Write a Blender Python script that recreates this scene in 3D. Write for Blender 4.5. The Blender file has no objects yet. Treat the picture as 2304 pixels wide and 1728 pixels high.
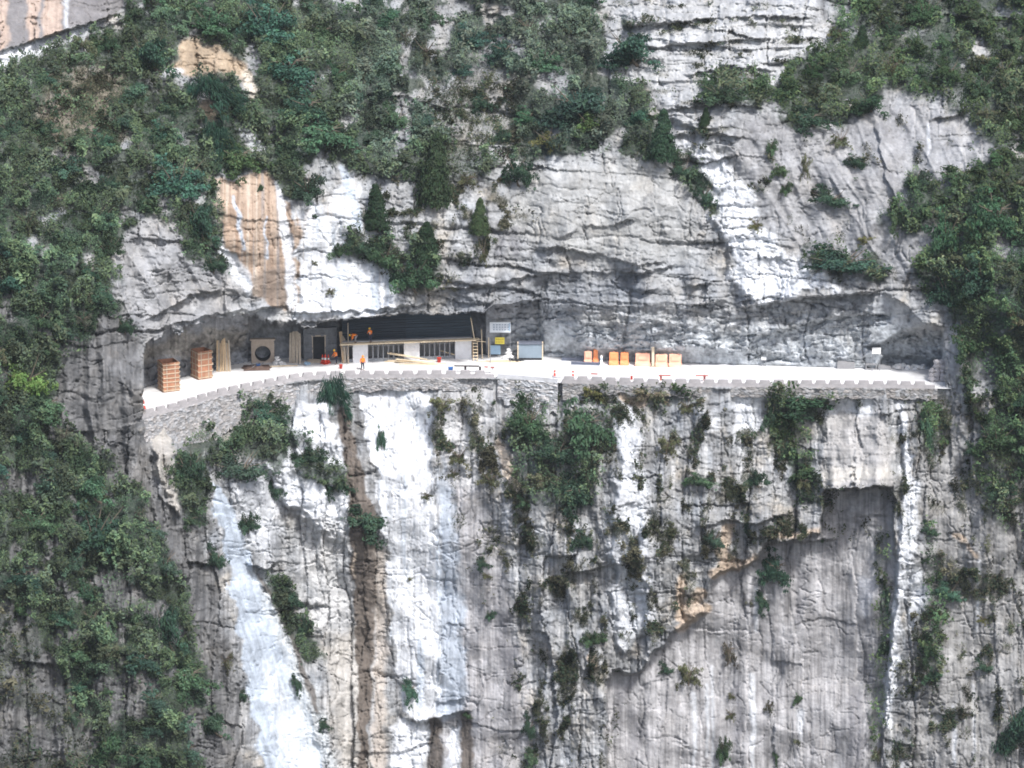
import bpy, bmesh, math, random
import numpy as np
from mathutils import Vector, Matrix, Euler

rnd = random.Random(7)
nr = np.random.RandomState(11)
scene = bpy.context.scene
COL = scene.collection
F32 = np.float32

# ------------------------------------------------------------------ camera
DIST, ELEV, PXM = 420.0, math.radians(15.0), 20.0
ce, se = math.cos(ELEV), math.sin(ELEV)
FW = Vector((0, ce, -se)); RT = Vector((1, 0, 0)); UP = Vector((0, se, ce))
CAM = -DIST * FW
FPX = PXM * DIST
cam_d = bpy.data.cameras.new("camera"); cam = bpy.data.objects.new("camera", cam_d)
COL.objects.link(cam)
cam.location = CAM; cam.rotation_euler = (math.pi / 2 - ELEV, 0, 0)
cam_d.sensor_width = 36; cam_d.lens = 36 * FPX / 2304
cam_d.clip_start = 1; cam_d.clip_end = 3000
scene.camera = cam


def at_y(px, py, Y):
    """where the sight line of a photo point crosses the depth Y"""
    d = FW + RT * ((px - 1152) / FPX) + UP * ((864 - py) / FPX)
    return CAM + d * ((Y - CAM.y) / d.y)


def at_z(px, py, z):
    d = FW + RT * ((px - 1152) / FPX) + UP * ((864 - py) / FPX)
    return CAM + d * ((z - CAM.z) / d.z)


# ------------------------------------------------------------------ noise
def _hash(ix, iy, seed):
    h = (ix.astype(np.uint32) * np.uint32(374761393) + iy.astype(np.uint32) * np.uint32(668265263)
         + np.uint32((seed * 2246822519) & 0xFFFFFFFF))
    h = (h ^ (h >> np.uint32(13))) * np.uint32(1274126177)
    h ^= h >> np.uint32(16)
    h = h * np.uint32(2654435761)
    return (h ^ (h >> np.uint32(15)))


def hash01(ix, iy, seed):
    return (_hash(ix, iy, seed) & np.uint32(0xFFFFFF)).astype(F32) / F32(16777216)


def perlin(x, y, seed):
    x = np.asarray(x, F32); y = np.asarray(y, F32)
    x0 = np.floor(x); y0 = np.floor(y)
    fx = x - x0; fy = y - y0
    ix = x0.astype(np.int64).astype(np.int32); iy = y0.astype(np.int64).astype(np.int32)
    u = fx * fx * fx * (fx * (fx * 6 - 15) + 10); v = fy * fy * fy * (fy * (fy * 6 - 15) + 10)

    def g(dx, dy):
        a = hash01(ix + dx, iy + dy, seed) * F32(6.2831853)
        return np.cos(a) * (fx - dx) + np.sin(a) * (fy - dy)
    a = g(0, 0); b = g(1, 0); c = g(0, 1); d = g(1, 1)
    return ((a + u * (b - a)) * (1 - v) + (c + u * (d - c)) * v) * F32(1.5)


def fbm(x, y, seed, octv=4, gain=0.5):
    s = 0; a = 1.0; f = 1.0; t = 0
    for k in range(octv):
        s = s + a * perlin(x * f, y * f, seed + k * 17); t += a
        a *= gain; f *= 2.03
    return s / t


def worley(x, y, seed, jit=0.9):
    """F1, F2, two random numbers of the nearest cell and the offset from its centre"""
    x = np.asarray(x, F32); y = np.asarray(y, F32)
    ix = np.floor(x).astype(np.int32); iy = np.floor(y).astype(np.int32)
    f1 = np.full(x.shape, 9, F32); f2 = np.full(x.shape, 9, F32)
    r1 = np.zeros(x.shape, F32); r2 = np.zeros(x.shape, F32); ox = np.zeros(x.shape, F32); oy = np.zeros(x.shape, F32)
    for dx in (-1, 0, 1):
        for dy in (-1, 0, 1):
            cx = ix + dx; cy = iy + dy
            h1 = hash01(cx, cy, seed); h2 = hash01(cx, cy, seed + 5)
            ddx = x - (cx + 0.5 + (h1 - 0.5) * jit); ddy = y - (cy + 0.5 + (h2 - 0.5) * jit)
            d = np.sqrt(ddx * ddx + ddy * ddy)
            m = d < f1
            f2 = np.where(m, f1, np.minimum(f2, d)); f1 = np.where(m, d, f1)
            r1 = np.where(m, hash01(cx, cy, seed + 9), r1); r2 = np.where(m, hash01(cx, cy, seed + 13), r2)
            ox = np.where(m, ddx, ox); oy = np.where(m, ddy, oy)
    return f1, f2, r1, r2, ox, oy


def sstep(a, b, x):
    t = np.clip((x - a) / (b - a), 0, 1)
    return t * t * (3 - 2 * t)


# ------------------------------------------------------------------ helpers for objects
def tag(o, label=None, cat=None, group=None, kind=None):
    if label: o["label"] = label
    if cat: o["category"] = cat
    if group: o["group"] = group
    if kind: o["kind"] = kind
    return o


def empty(name, loc=(0, 0, 0), rz=0.0):
    o = bpy.data.objects.new(name, None); COL.objects.link(o)
    o.location = loc; o.rotation_euler = (0, 0, rz); o.empty_display_size = 0.3
    return o


def np_mesh(name, co, quads, col=None, smooth=True):
    me = bpy.data.meshes.new(name)
    co = np.ascontiguousarray(co, F32); quads = np.ascontiguousarray(quads, np.int32)
    n, m = len(co), len(quads)
    k = quads.shape[1]
    me.vertices.add(n); me.vertices.foreach_set("co", co.ravel())
    me.loops.add(m * k); me.loops.foreach_set("vertex_index", quads.ravel())
    me.polygons.add(m); me.polygons.foreach_set("loop_start", np.arange(0, m * k, k, dtype=np.int32))
    me.polygons.foreach_set("use_smooth", np.full(m, smooth, bool))
    me.update(calc_edges=True)
    if col is not None:
        at = me.attributes.new("Col", 'FLOAT_COLOR', 'POINT')
        c4 = np.ones((n, 4), F32); c4[:, :3] = col
        at.data.foreach_set("color", c4.ravel())
    return me


class MB:
    """collects boxes, bars and tubes, and links them as one mesh object"""
    def __init__(s):
        s.v = []; s.f = []

    def box(s, c, size, rot=None):
        hx, hy, hz = size[0] / 2, size[1] / 2, size[2] / 2
        R = rot.to_matrix() if isinstance(rot, Euler) else (rot or Matrix.Identity(3))
        n = len(s.v)
        for z in (-hz, hz):
            for x, y in ((-hx, -hy), (hx, -hy), (hx, hy), (-hx, hy)):
                s.v.append(R @ Vector((x, y, z)) + Vector(c))
        s.f += [tuple(n + i for i in q) for q in ((3, 2, 1, 0), (4, 5, 6, 7), (0, 1, 5, 4), (1, 2, 6, 5), (2, 3, 7, 6), (3, 0, 4, 7))]
        return s

    def bar(s, a, b, w, h, roll=0.0):
        """rectangular bar between two points"""
        a = Vector(a); b = Vector(b); d = b - a
        q = d.to_track_quat('Z', 'Y').to_matrix() @ Matrix.Rotation(roll, 3, 'Z')
        return s.box((a + b) / 2, (w, h, d.length), q)

    def tube(s, a, b, r0, r1=None, n=8, caps=True):
        r1 = r0 if r1 is None else r1
        a = Vector(a); b = Vector(b)
        q = (b - a).to_track_quat('Z', 'Y').to_matrix()
        k = len(s.v)
        for p, r in ((a, r0), (b, r1)):
            for i in range(n):
                t = 2 * math.pi * i / n
                s.v.append(q @ Vector((r * math.cos(t), r * math.sin(t), 0)) + p)
        for i in range(n):
            j = (i + 1) % n
            s.f.append((k + i, k + j, k + n + j, k + n + i))
        if caps:
            s.f.append(tuple(k + i for i in range(n - 1, -1, -1))); s.f.append(tuple(k + n + i for i in range(n)))
        return s

    def lathe(s, c, prof, n=14):
        c = Vector(c); k = len(s.v); m = len(prof)
        for r, z in prof:
            for i in range(n):
                t = 2 * math.pi * i / n
                s.v.append(c + Vector((r * math.cos(t), r * math.sin(t), z)))
        for j in range(m - 1):
            for i in range(n):
                i2 = (i + 1) % n
                s.f.append((k + j * n + i, k + j * n + i2, k + (j + 1) * n + i2, k + (j + 1) * n + i))
        s.f.append(tuple(k + i for i in range(n - 1, -1, -1))); s.f.append(tuple(k + (m - 1) * n + i for i in range(n)))
        return s

    def prism(s, pts, y0, y1):
        """outline in x, z pushed from y0 to y1"""
        k = len(s.v); n = len(pts)
        for y in (y0, y1):
            for x, z in pts: s.v.append(Vector((x, y, z)))
        s.f.append(tuple(k + i for i in range(n))); s.f.append(tuple(k + n + i for i in range(n - 1, -1, -1)))
        for i in range(n):
            j = (i + 1) % n
            s.f.append((k + j, k + i, k + n + i, k + n + j))
        return s

    def jitter(s, a, rng):
        s.v = [v + Vector((rng.uniform(-a, a), rng.uniform(-a, a), rng.uniform(-a, a))) for v in s.v]
        return s

    def mesh(s, name):
        me = bpy.data.meshes.new(name); me.from_pydata([tuple(v) for v in s.v], [], s.f); me.update()
        return me

    def build(s, name, mat, parent=None, bevel=0.0, smooth=False):
        me = s.mesh(name); o = bpy.data.objects.new(name, me); COL.objects.link(o)
        if mat: me.materials.append(mat)
        if parent: o.parent = parent
        if bevel:
            b = o.modifiers.new("bevel", 'BEVEL'); b.width = bevel; b.segments = 2; b.limit_method = 'ANGLE'
        if smooth:
            for p in me.polygons: p.use_smooth = True
        return o


# ------------------------------------------------------------------ materials
MATS = {}


def mat(name, rgb, rough=0.8, spec=0.3, var=0.18, scale=3.0, bump=0.0, attr=False, metal=0.0, stretch=None, dirt=None):
    if name in MATS: return MATS[name]
    m = bpy.data.materials.new(name); m.use_nodes = True
    nt = m.node_tree; N = nt.nodes; L = nt.links
    b = N["Principled BSDF"]; b.inputs["Roughness"].default_value = rough
    b.inputs["Specular IOR Level"].default_value = spec; b.inputs["Metallic"].default_value = metal
    tc = N.new("ShaderNodeTexCoord"); mp = N.new("ShaderNodeMapping")
    if stretch: mp.inputs["Scale"].default_value = stretch
    L.new(tc.outputs["Object"], mp.inputs["Vector"])
    nz = N.new("ShaderNodeTexNoise"); nz.inputs["Scale"].default_value = scale
    nz.inputs["Detail"].default_value = 6; nz.inputs["Roughness"].default_value = 0.65
    L.new(mp.outputs["Vector"], nz.inputs["Vector"])
    mr = N.new("ShaderNodeMapRange"); mr.inputs["From Min"].default_value = 0.25; mr.inputs["From Max"].default_value = 0.75
    mr.inputs["To Min"].default_value = 1 - var; mr.inputs["To Max"].default_value = 1 + var
    L.new(nz.outputs["Fac"], mr.inputs["Value"])
    mx = N.new("ShaderNodeVectorMath"); mx.operation = 'SCALE'
    if attr:
        at = N.new("ShaderNodeAttribute"); at.attribute_name = "Col"; L.new(at.outputs["Color"], mx.inputs[0])
    else:
        mx.inputs[0].default_value = rgb
    L.new(mr.outputs["Result"], mx.inputs["Scale"])
    out = mx.outputs["Vector"]
    if dirt:
        n2 = N.new("ShaderNodeTexNoise"); n2.inputs["Scale"].default_value = scale * 0.45; n2.inputs["Detail"].default_value = 5
        L.new(mp.outputs["Vector"], n2.inputs["Vector"])
        r2 = N.new("ShaderNodeMapRange"); r2.inputs["From Min"].default_value = 0.5; r2.inputs["From Max"].default_value = 0.7
        r2.inputs["To Max"].default_value = 0.75
        L.new(n2.outputs["Fac"], r2.inputs["Value"])
        mm = N.new("ShaderNodeMix"); mm.data_type = 'RGBA'; mm.inputs["B"].default_value = (*dirt, 1)
        L.new(r2.outputs["Result"], mm.inputs["Factor"]); L.new(out, mm.inputs["A"]); out = mm.outputs["Result"]
    L.new(out, b.inputs["Base Color"])
    if bump:
        nb = N.new("ShaderNodeTexNoise"); nb.inputs["Scale"].default_value = scale * 2.2; nb.inputs["Detail"].default_value = 8
        nb.inputs["Roughness"].default_value = 0.7
        L.new(mp.outputs["Vector"], nb.inputs["Vector"])
        bp = N.new("ShaderNodeBump"); bp.inputs["Strength"].default_value = 0.8; bp.inputs["Distance"].default_value = bump
        L.new(nb.outputs["Fac"], bp.inputs["Height"]); L.new(bp.outputs["Normal"], b.inputs["Normal"])
    MATS[name] = m
    return m


def leaf_mat():
    m = bpy.data.materials.new("foliage"); m.use_nodes = True
    nt = m.node_tree; N = nt.nodes; L = nt.links
    b = N["Principled BSDF"]; b.inputs["Roughness"].default_value = 0.8; b.inputs["Specular IOR Level"].default_value = 0.06
    at = N.new("ShaderNodeAttribute"); at.attribute_name = "Col"
    oi = N.new("ShaderNodeObjectInfo")
    tint = N.new("ShaderNodeVectorMath"); tint.operation = 'MULTIPLY'
    L.new(at.outputs["Color"], tint.inputs[0]); L.new(oi.outputs["Color"], tint.inputs[1])
    L.new(tint.outputs["Vector"], b.inputs["Base Color"])
    tr = N.new("ShaderNodeBsdfTranslucent"); L.new(tint.outputs["Vector"], tr.inputs["Color"])
    ms = N.new("ShaderNodeMixShader"); ms.inputs["Fac"].default_value = 0.25
    L.new(b.outputs["BSDF"], ms.inputs[1]); L.new(tr.outputs["BSDF"], ms.inputs[2])
    L.new(ms.outputs["Shader"], N["Material Output"].inputs["Surface"])
    return m


M_ROCK = mat("limestone", (1, 1, 1), rough=0.92, spec=0.15, var=0.26, scale=1.3, bump=0.10, attr=True)
M_MASON = mat("rubble_masonry", (1, 1, 1), rough=0.92, spec=0.15, var=0.2, scale=3.0, bump=0.06, attr=True)
M_ROAD = mat("road_concrete", (0.74, 0.745, 0.75), rough=0.9, spec=0.2, var=0.12, scale=0.6, dirt=(0.52, 0.52, 0.525))
M_PARAPET = mat("parapet_concrete", (0.40, 0.385, 0.395), var=0.2, scale=1.4, bump=0.03)
M_WHITECON = mat("pale_concrete", (0.66, 0.66, 0.66), var=0.12, scale=1.6, bump=0.02)
M_PLASTER = mat("white_plaster", (0.66, 0.67, 0.70), var=0.14, scale=1.5, dirt=(0.52, 0.52, 0.53))
M_BOARD = mat("blue_black_boards", (0.018, 0.028, 0.042), rough=0.5, var=0.5, scale=1.2, stretch=(0.4, 1, 4))
M_BOARD2 = mat("slate_blue_boards", (0.026, 0.042, 0.06), rough=0.5, var=0.5, scale=1.2, stretch=(0.4, 1, 4))
M_DARK = mat("dark_interior", (0.03, 0.032, 0.036), var=0.3)
M_GREYC = mat("grey_concrete", (0.27, 0.27, 0.28), var=0.2, scale=1.2, bump=0.02)
M_HUT = mat('dark_stone', (0.14, 0.15, 0.165), var=0.35, scale=1.6, bump=0.04)
M_BARMET = mat("grey_bar_metal", (0.22, 0.23, 0.25), rough=0.5, var=0.2)
M_WOOD = mat("sawn_timber", (0.56, 0.42, 0.27), var=0.3, scale=3, stretch=(4, 4, 0.6))
M_WOODP = mat("pale_timber", (0.72, 0.60, 0.43), var=0.2, scale=3, stretch=(0.6, 4, 4))
M_WOODG = mat("weathered_timber", (0.42, 0.36, 0.29), var=0.35, scale=3, stretch=(4, 4, 0.6))
M_PLY = mat("orange_formply", (0.36, 0.175, 0.105), var=0.4, scale=1.6, dirt=(0.36, 0.27, 0.19))
M_BATTEN = mat("batten_timber", (0.50, 0.39, 0.28), var=0.35, scale=3)
M_TANCON = mat("tan_concrete", (0.42, 0.35, 0.29), var=0.2, scale=2.0, bump=0.03)
M_PIPEIN = mat("pipe_inside", (0.06, 0.06, 0.06), var=0.4)
M_ORANGE = mat("orange_plastic", (0.88, 0.33, 0.14), rough=0.5, var=0.12, scale=1.5)
M_FADED = mat("faded_orange_plastic", (0.90, 0.47, 0.33), rough=0.6, var=0.18, scale=1.0, dirt=(0.88, 0.66, 0.55))
M_RED = mat("red_paint", (0.62, 0.06, 0.035), rough=0.5, var=0.15)
M_REDBROWN = mat("dull_red_paint", (0.42, 0.12, 0.10), rough=0.6, var=0.25)
M_BLACKP = mat("black_paint", (0.03, 0.022, 0.022), rough=0.5, var=0.3)
M_WHITEP = mat("white_paint", (0.80, 0.80, 0.79), rough=0.6, var=0.06)
M_BLUE = mat("blue_plastic", (0.04, 0.16, 0.46), rough=0.45, var=0.15)
M_BLUEPALE = mat("pale_blue_plastic", (0.30, 0.44, 0.58), rough=0.5, var=0.15)
M_STEEL = mat("blue_grey_sheet", (0.26, 0.32, 0.38), rough=0.5, var=0.12, scale=0.8, metal=0.2)
M_GSTEEL = mat("grey_steel", (0.20, 0.22, 0.28), rough=0.5, var=0.2, metal=0.3)
M_RUST = mat("rusty_sheet", (0.13, 0.09, 0.075), var=0.4, scale=2.0)
M_SACK = mat("white_sack", (0.76, 0.76, 0.76), rough=0.8, var=0.1)
M_YELLOW = mat("yellow_sign", (0.82, 0.70, 0.10), rough=0.5, var=0.05)
M_SIGNW = mat("white_sign", (0.70, 0.74, 0.78), rough=0.5, var=0.08)
M_INK = mat("blue_ink", (0.16, 0.22, 0.32), var=0.1)
M_INKR = mat("brown_ink", (0.40, 0.24, 0.06), var=0.1)
M_SKIN = mat("skin", (0.45, 0.28, 0.19), rough=0.6, var=0.08)
M_HIVIS = mat("hi_vis_orange", (0.95, 0.24, 0.03), rough=0.7, var=0.12)
M_HIWHITE = mat("pale_shirt", (0.78, 0.74, 0.74), rough=0.8, var=0.1)
M_NAVY = mat("navy_trousers", (0.035, 0.04, 0.065), rough=0.85, var=0.2)
M_GREYTR = mat("grey_trousers", (0.25, 0.25, 0.27), rough=0.85, var=0.2)
M_HELMET = mat("yellow_helmet", (0.90, 0.55, 0.04), rough=0.35, var=0.05)
M_HELMETO = mat("orange_helmet", (0.90, 0.30, 0.04), rough=0.35, var=0.05)
M_BOOT = mat("boots", (0.04, 0.035, 0.03), var=0.2)
M_BARK = mat("bark", (0.14, 0.115, 0.09), var=0.3, scale=4)
M_LEAF = leaf_mat()

# ------------------------------------------------------------------ outlines read off the photograph (source pixels)
OUT_L = [(200, 950), (270, 938), (330, 922), (393, 907), (429, 895), (497, 875), (583, 857), (640, 846), (669, 841), (720, 836), (810, 834), (1000, 834), (1117, 834)]
OUT_M = [(1117, 834), (1180, 838), (1262, 846)]
OUT_R = [(1262, 846), (1330, 847), (1421, 851), (1500, 853), (1740, 855), (1900, 856), (2090, 858), (2160, 860)]
PAR_H = 0.8
oa = OUT_L + OUT_M[1:-1] + OUT_R[0:]
out_u = np.array([p[0] for p in oa], float)
out_w = [at_z(p[0], p[1], PAR_H) for p in oa]
out_X = np.array([w.x for w in out_w]); out_Y = np.array([w.y for w in out_w])
REAR = [(200, 905), (290, 885), (325, 873), (360, 863), (400, 852), (450, 839), (500, 826), (560, 814), (620, 808), (700, 805), (780, 805), (1060, 800), (1150, 800), (1250, 804),
        (1350, 811), (1500, 816), (1700, 822), (1900, 828), (2050, 832), (2125, 834), (2170, 836)]
rear_u = np.array([p[0] for p in REAR], float); rear_v = np.array([p[1] for p in REAR], float)
TOP = [(300, 792), (325, 778), (348, 765), (393, 752), (440, 741), (490, 726), (540, 716), (585, 722), (630, 728), (671, 724), (780, 718), (834, 711), (909, 705), (974, 709), (1065, 702),
       (1090, 706), (1110, 690), (1180, 675), (1250, 671), (1330, 690), (1400, 694), (1540, 688), (1630, 680), (1680, 697), (1722, 683), (1793, 671), (1877, 664), (1973, 657), (2033, 680), (2075, 730), (2117, 737), (2130, 742)]
top_u = np.array([p[0] for p in TOP], float); top_v = np.array([p[1] for p in TOP], float)

# ------------------------------------------------------------------ the cliff: depth over the face, from control points
ENV = [  # u, v, Y
    (330, 775, -9), (450, 740, -4), (600, 720, 2), (780, 715, 5), (1000, 705, 5.6), (1130, 680, 6.6), (1250, 690, 7.2), (1400, 690, 7.4), (1700, 690, 7.0), (1980, 660, 5.4), (2120, 735, 1.5),
    (250, 560, -8.5), (400, 560, -4), (600, 560, 3), (800, 560, 6.2), (1000, 560, 7.2), (1300, 560, 7.6), (1600, 560, 7.8), (1900, 560, 7.6), (2150, 560, 2.0),
    (0, 400, -13), (250, 400, -4), (480, 400, 3.2), (650, 400, 6.2), (850, 400, 9.5), (1100, 400, 11.5), (1350, 400, 10.2), (1600, 400, 10.6), (1900, 400, 11), (2200, 400, 7),
    (0, 200, -5), (250, 200, 4.5), (480, 200, 11), (700, 200, 15), (1000, 200, 20), (1300, 200, 21), (1500, 200, 19), (1700, 200, 17), (2000, 200, 19), (2300, 200, 15),
    (0, 0, 7), (250, 0, 12), (480, 0, 20), (700, 0, 25), (1000, 0, 31), (1300, 0, 33), (1600, 0, 31), (2000, 0, 32), (2300, 0, 28),
    (0, 600, -19), (150, 600, -15), (250, 700, -13), (0, 800, -22), (150, 850, -18.5), (310, 850, -17), (310, 950, -17), (0, 1000, -25), (200, 1050, -20),
    (0, 1300, -30), (0, 1728, -34), (250, 1300, -24), (250, 1728, -27), (400, 1100, -15), (440, 1400, -17.5), (470, 1728, -20),
    (400, 985, -12.5), (480, 1000, -8.5), (600, 1000, -4.5), (800, 900, 2), (1000, 900, 2.2), (1200, 920, -0.2), (1600, 920, -1.6), (2050, 920, -1.6), (700, 1150, -4), (560, 1250, -8),
    (620, 1500, -8), (850, 1300, -0.5), (1000, 1400, -1), (900, 1728, -3.5), (1200, 1200, -3), (1250, 1728, -6.5), (1400, 1100, -5), (1600, 1100, -4.5),
    (1400, 1400, -6.5), (1800, 1100, -3), (1600, 1728, -5), (1900, 1400, -4), (2040, 1300, -5), (2200, 1000, -5), (2250, 700, -4), (2200, 1300, -5.5), (2200, 1728, -8), (2300, 1500, -7.5), (2040, 1728, -7),
]
STEP = 2.2
us = np.arange(-250, 2560, STEP, dtype=F32); vs = np.arange(-130, 1860, STEP, dtype=F32)
NU, NV = len(us), len(vs)
U, V = np.meshgrid(us, vs)
Xm = (U - 1152) / 20; Vm = (864 - V) / 20           # metres across and up the face


def rbf(ctrl, U, V):
    P = np.array([(a / 500, b / 500) for a, b, _ in ctrl]); y = np.array([c for _, _, c in ctrl])
    n = len(P)
    d = np.linalg.norm(P[:, None] - P[None], axis=2)
    K = np.where(d > 0, d * d * np.log(d + 1e-12), 0) + np.eye(n) * 0.004
    A = np.zeros((n + 3, n + 3)); A[:n, :n] = K; A[:n, n] = 1; A[:n, n + 1:] = P; A[n, :n] = 1; A[n + 1:, :n] = P.T
    w = np.linalg.solve(A, np.concatenate([y, np.zeros(3)]))
    # evaluate on a coarse grid, then interpolate
    cu = np.linspace(us[0], us[-1], 220); cv = np.linspace(vs[0], vs[-1], 160)
    CU, CV = np.meshgrid(cu / 500, cv / 500)
    r = w[n] + w[n + 1] * CU + w[n + 2] * CV
    for i in range(n):
        dd = (CU - P[i, 0]) ** 2 + (CV - P[i, 1]) ** 2
        r = r + w[i] * 0.5 * dd * np.log(dd + 1e-12)
    fu = (U - us[0]) / (us[-1] - us[0]) * 219; fv = (V - vs[0]) / (vs[-1] - vs[0]) * 159
    iu = np.clip(fu.astype(int), 0, 218); iv = np.clip(fv.astype(int), 0, 158)
    au = fu - iu; av = fv - iv
    return ((r[iv, iu] * (1 - au) + r[iv, iu + 1] * au) * (1 - av) + (r[iv + 1, iu] * (1 - au) + r[iv + 1, iu + 1] * au) * av).astype(F32)


env = rbf(ENV, np.clip(U, -120, 2424), np.clip(V, -60, 1800))

WU = fbm(Xm * 0.45, Vm * 0.45, 101, 4) * 26           # outlines wander a little (px)
WV = fbm(Xm * 0.45, Vm * 0.45, 201, 4) * 26
FINE = fbm(Xm * 1.6, Vm * 1.6, 301, 3)


def _bbox(pts, pad):
    x0 = min(p[0] for p in pts) - pad; x1 = max(p[0] for p in pts) + pad
    y0 = min(p[1] for p in pts) - pad; y1 = max(p[1] for p in pts) + pad
    return slice(max(0, int((y0 - vs[0]) / STEP)), max(0, int((y1 - vs[0]) / STEP) + 2)), slice(max(0, int((x0 - us[0]) / STEP)), max(0, int((x1 - us[0]) / STEP) + 2))


def poly(pts, soft=10, warp=1.0):
    """mask of an outline with a soft, ragged edge"""
    out = np.zeros(U.shape, F32)
    s = _bbox(pts, soft + 50)
    x = U[s] + WU[s] * warp; y = V[s] + WV[s] * warp
    d2 = np.full(x.shape, 1e9, F32); ins = np.zeros(x.shape, bool)
    n = len(pts)
    for i in range(n):
        ax, ay = pts[i]; bx, by = pts[(i + 1) % n]
        ex, ey = bx - ax, by - ay
        t = np.clip(((x - ax) * ex + (y - ay) * ey) / (ex * ex + ey * ey + 1e-9), 0, 1)
        d2 = np.minimum(d2, (x - ax - t * ex) ** 2 + (y - ay - t * ey) ** 2)
        if ay != by:
            c = ((ay > y) != (by > y)) & (x < (bx - ax) * (y - ay) / (by - ay) + ax)
            ins ^= c
    sd = np.sqrt(d2) * np.where(ins, 1, -1)
    out[s] = sstep(-soft, soft, sd)
    return out


def stroke(pts, soft=5, warp=0.5):
    """mask of a line of varying width; pts are (u, v, half width)"""
    out = np.zeros(U.shape, F32)
    s = _bbox(pts, soft + 40 + max(p[2] for p in pts))
    x = U[s] + WU[s] * warp; y = V[s] + WV[s] * warp
    best = np.full(x.shape, -1e9, F32)
    for (ax, ay, aw), (bx, by, bw) in zip(pts[:-1], pts[1:]):
        ex, ey = bx - ax, by - ay
        t = np.clip(((x - ax) * ex + (y - ay) * ey) / (ex * ex + ey * ey + 1e-9), 0, 1)
        best = np.maximum(best, aw + t * (bw - aw) - np.hypot(x - ax - t * ex, y - ay - t * ey))
    out[s] = sstep(-soft, soft, best)
    return out


def interp_u(u, xs, ys):
    return np.interp(u, xs, ys).astype(F32)


# --- the ledge cut for the road
vout_px = np.zeros(NU, F32); Yo = interp_u(us, out_u, out_Y)
for i, u in enumerate(us):      # photo row of the road's outer edge at road height
    Yw = float(Yo[i])
    dy = Yw - CAM.y; dz = 0.0 - CAM.z
    f = dy * FW.y + dz * FW.z; up = dy * UP.y + dz * UP.z
    vout_px[i] = 864 - FPX * up / f
vrear = interp_u(us, rear_u, rear_v); vtop = interp_u(us, top_u, top_v)
vtop_j = vtop + ((fbm(us * 0.02, us * 0 + 3.3, 77, 5, .6) * np.interp(us, [300, 400, 680, 740], [20, 44, 44, 9]) + (hash01(np.floor(us / 23).astype(np.int32), np.zeros(NU, np.int32), 78) - .5) * np.interp(us, [680, 740], [16, 2]))).astype(F32)


def plane_Y(vv, z):
    ty = FW.y + UP.y * (864 - vv) / FPX; tz = FW.z + UP.z * (864 - vv) / FPX
    return CAM.y + ty * (z - CAM.z) / tz


Yr = plane_Y(vrear, 0.0)
VO, VR, VT = vout_px[None, :], vrear[None, :], vtop_j[None, :]
left_edge = 322 + WU * 0.4
right_edge = 2126 + WU * 0.3
in_u = (U > left_edge) & (U < right_edge)
floor_m = in_u & (V <= VO) & (V > VR)
wall_m = in_u & (V <= VR) & (V > VT)
# back wall: leans forward with height on the right, stays deep on the left
jt = np.interp(us, [500, 620, 1060, 1110, 1200, 1400, 1700, 1950, 2040, 2126], [2.6, 5.0, 5.0, 1.6, .3, .05, .05, .2, .5, .7]).astype(F32)[None, :]
tt = np.clip((VR - V) / np.maximum(VR - VT, 1), 0, 1)
ii = np.clip(((vtop - 6 - vs[0]) / STEP).astype(int), 0, NV - 1)
env_top = env[ii, np.arange(NU)][None, :]
PW_ = np.interp(us, [560, 640, 1000, 1150, 1300, 1900, 2000], [3.4, 1.3, 1.3, 2.0, 1.1, 1.1, 1.5]).astype(F32)[None, :]
backY = Yr[None, :] * (1 - tt ** PW_) + np.minimum(Yr[None, :], env_top + jt) * tt ** PW_

# below the road: a foot behind the masonry, then out to the cliff
wd_px = interp_u(us, [300, 335, 420, 480, 560, 620, 680, 740, 800, 1110, 1120, 1262, 1270, 2100], [40, 50, 75, 85, 62, 55, 38, 30, 26, 22, 60, 60, 22, 20])[None, :]
below = sstep(0, 1, (V - VO))
inw = sstep(300, 335, U) * (1 - sstep(2120, 2160, U))
f_dn = sstep(wd_px, wd_px + 34, V - VO)
env_low = (Yo[None, :] + 0.30) * (1 - f_dn) + env * f_dn
Y = np.where((V > VO), env * (1 - inw) + env_low * inw, env)
Y = np.where(floor_m, plane_Y(V, -0.25), Y)
Y = np.where(wall_m, backY, Y)
outer = ~(floor_m | wall_m)

# ------------------------------------------------------------------ which rock is where
up_m = ((V < VT - 4) | (wall_m & (U > 1110 + WU * 1.5))).astype(F32); lo_m = (V > VO + 6).astype(F32)
PW1 = [(668, 478), (740, 455), (770, 400), (795, 380), (812, 470), (830, 540), (880, 600), (905, 660), (880, 695), (780, 718), (672, 720), (666, 600)]      # white wall above the building
PT1 = [(482, 395), (525, 405), (605, 378), (642, 440), (668, 485), (670, 600), (664, 690), (600, 690), (560, 640), (520, 560), (495, 520), (488, 470)]      # tan wall
PW2 = [(805, 880), (830, 895), (900, 878), (962, 880), (968, 960), (978, 1100), (990, 1350), (988, 1600), (942, 1622), (905, 1600), (895, 1500), (872, 1350), (866, 1190), (850, 1100), (832, 1000), (812, 950)]
PW3 = [(470, 1085), (500, 1100), (530, 1152), (548, 1240), (592, 1330), (642, 1440), (682, 1560), (725, 1728), (735, 1860), (605, 1860), (598, 1728), (575, 1640), (555, 1500), (530, 1380), (514, 1280), (490, 1180)]
PBO = [(640, 925), (680, 900), (730, 905), (757, 960), (772, 1050), (765, 1090), (790, 1170), (775, 1230), (700, 1180), (640, 1130), (600, 1060), (640, 1000)]
PSP = [(322, 965), (372, 958), (392, 1010), (398, 1100), (405, 1160), (368, 1110), (345, 1020)]
PRG = [(1536, 318), (1580, 322), (1640, 370), (1690, 430), (1712, 500), (1750, 560), (1800, 590), (1900, 640), (1700, 690), (1650, 640), (1640, 560), (1600, 480), (1620, 440), (1560, 370)]
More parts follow.
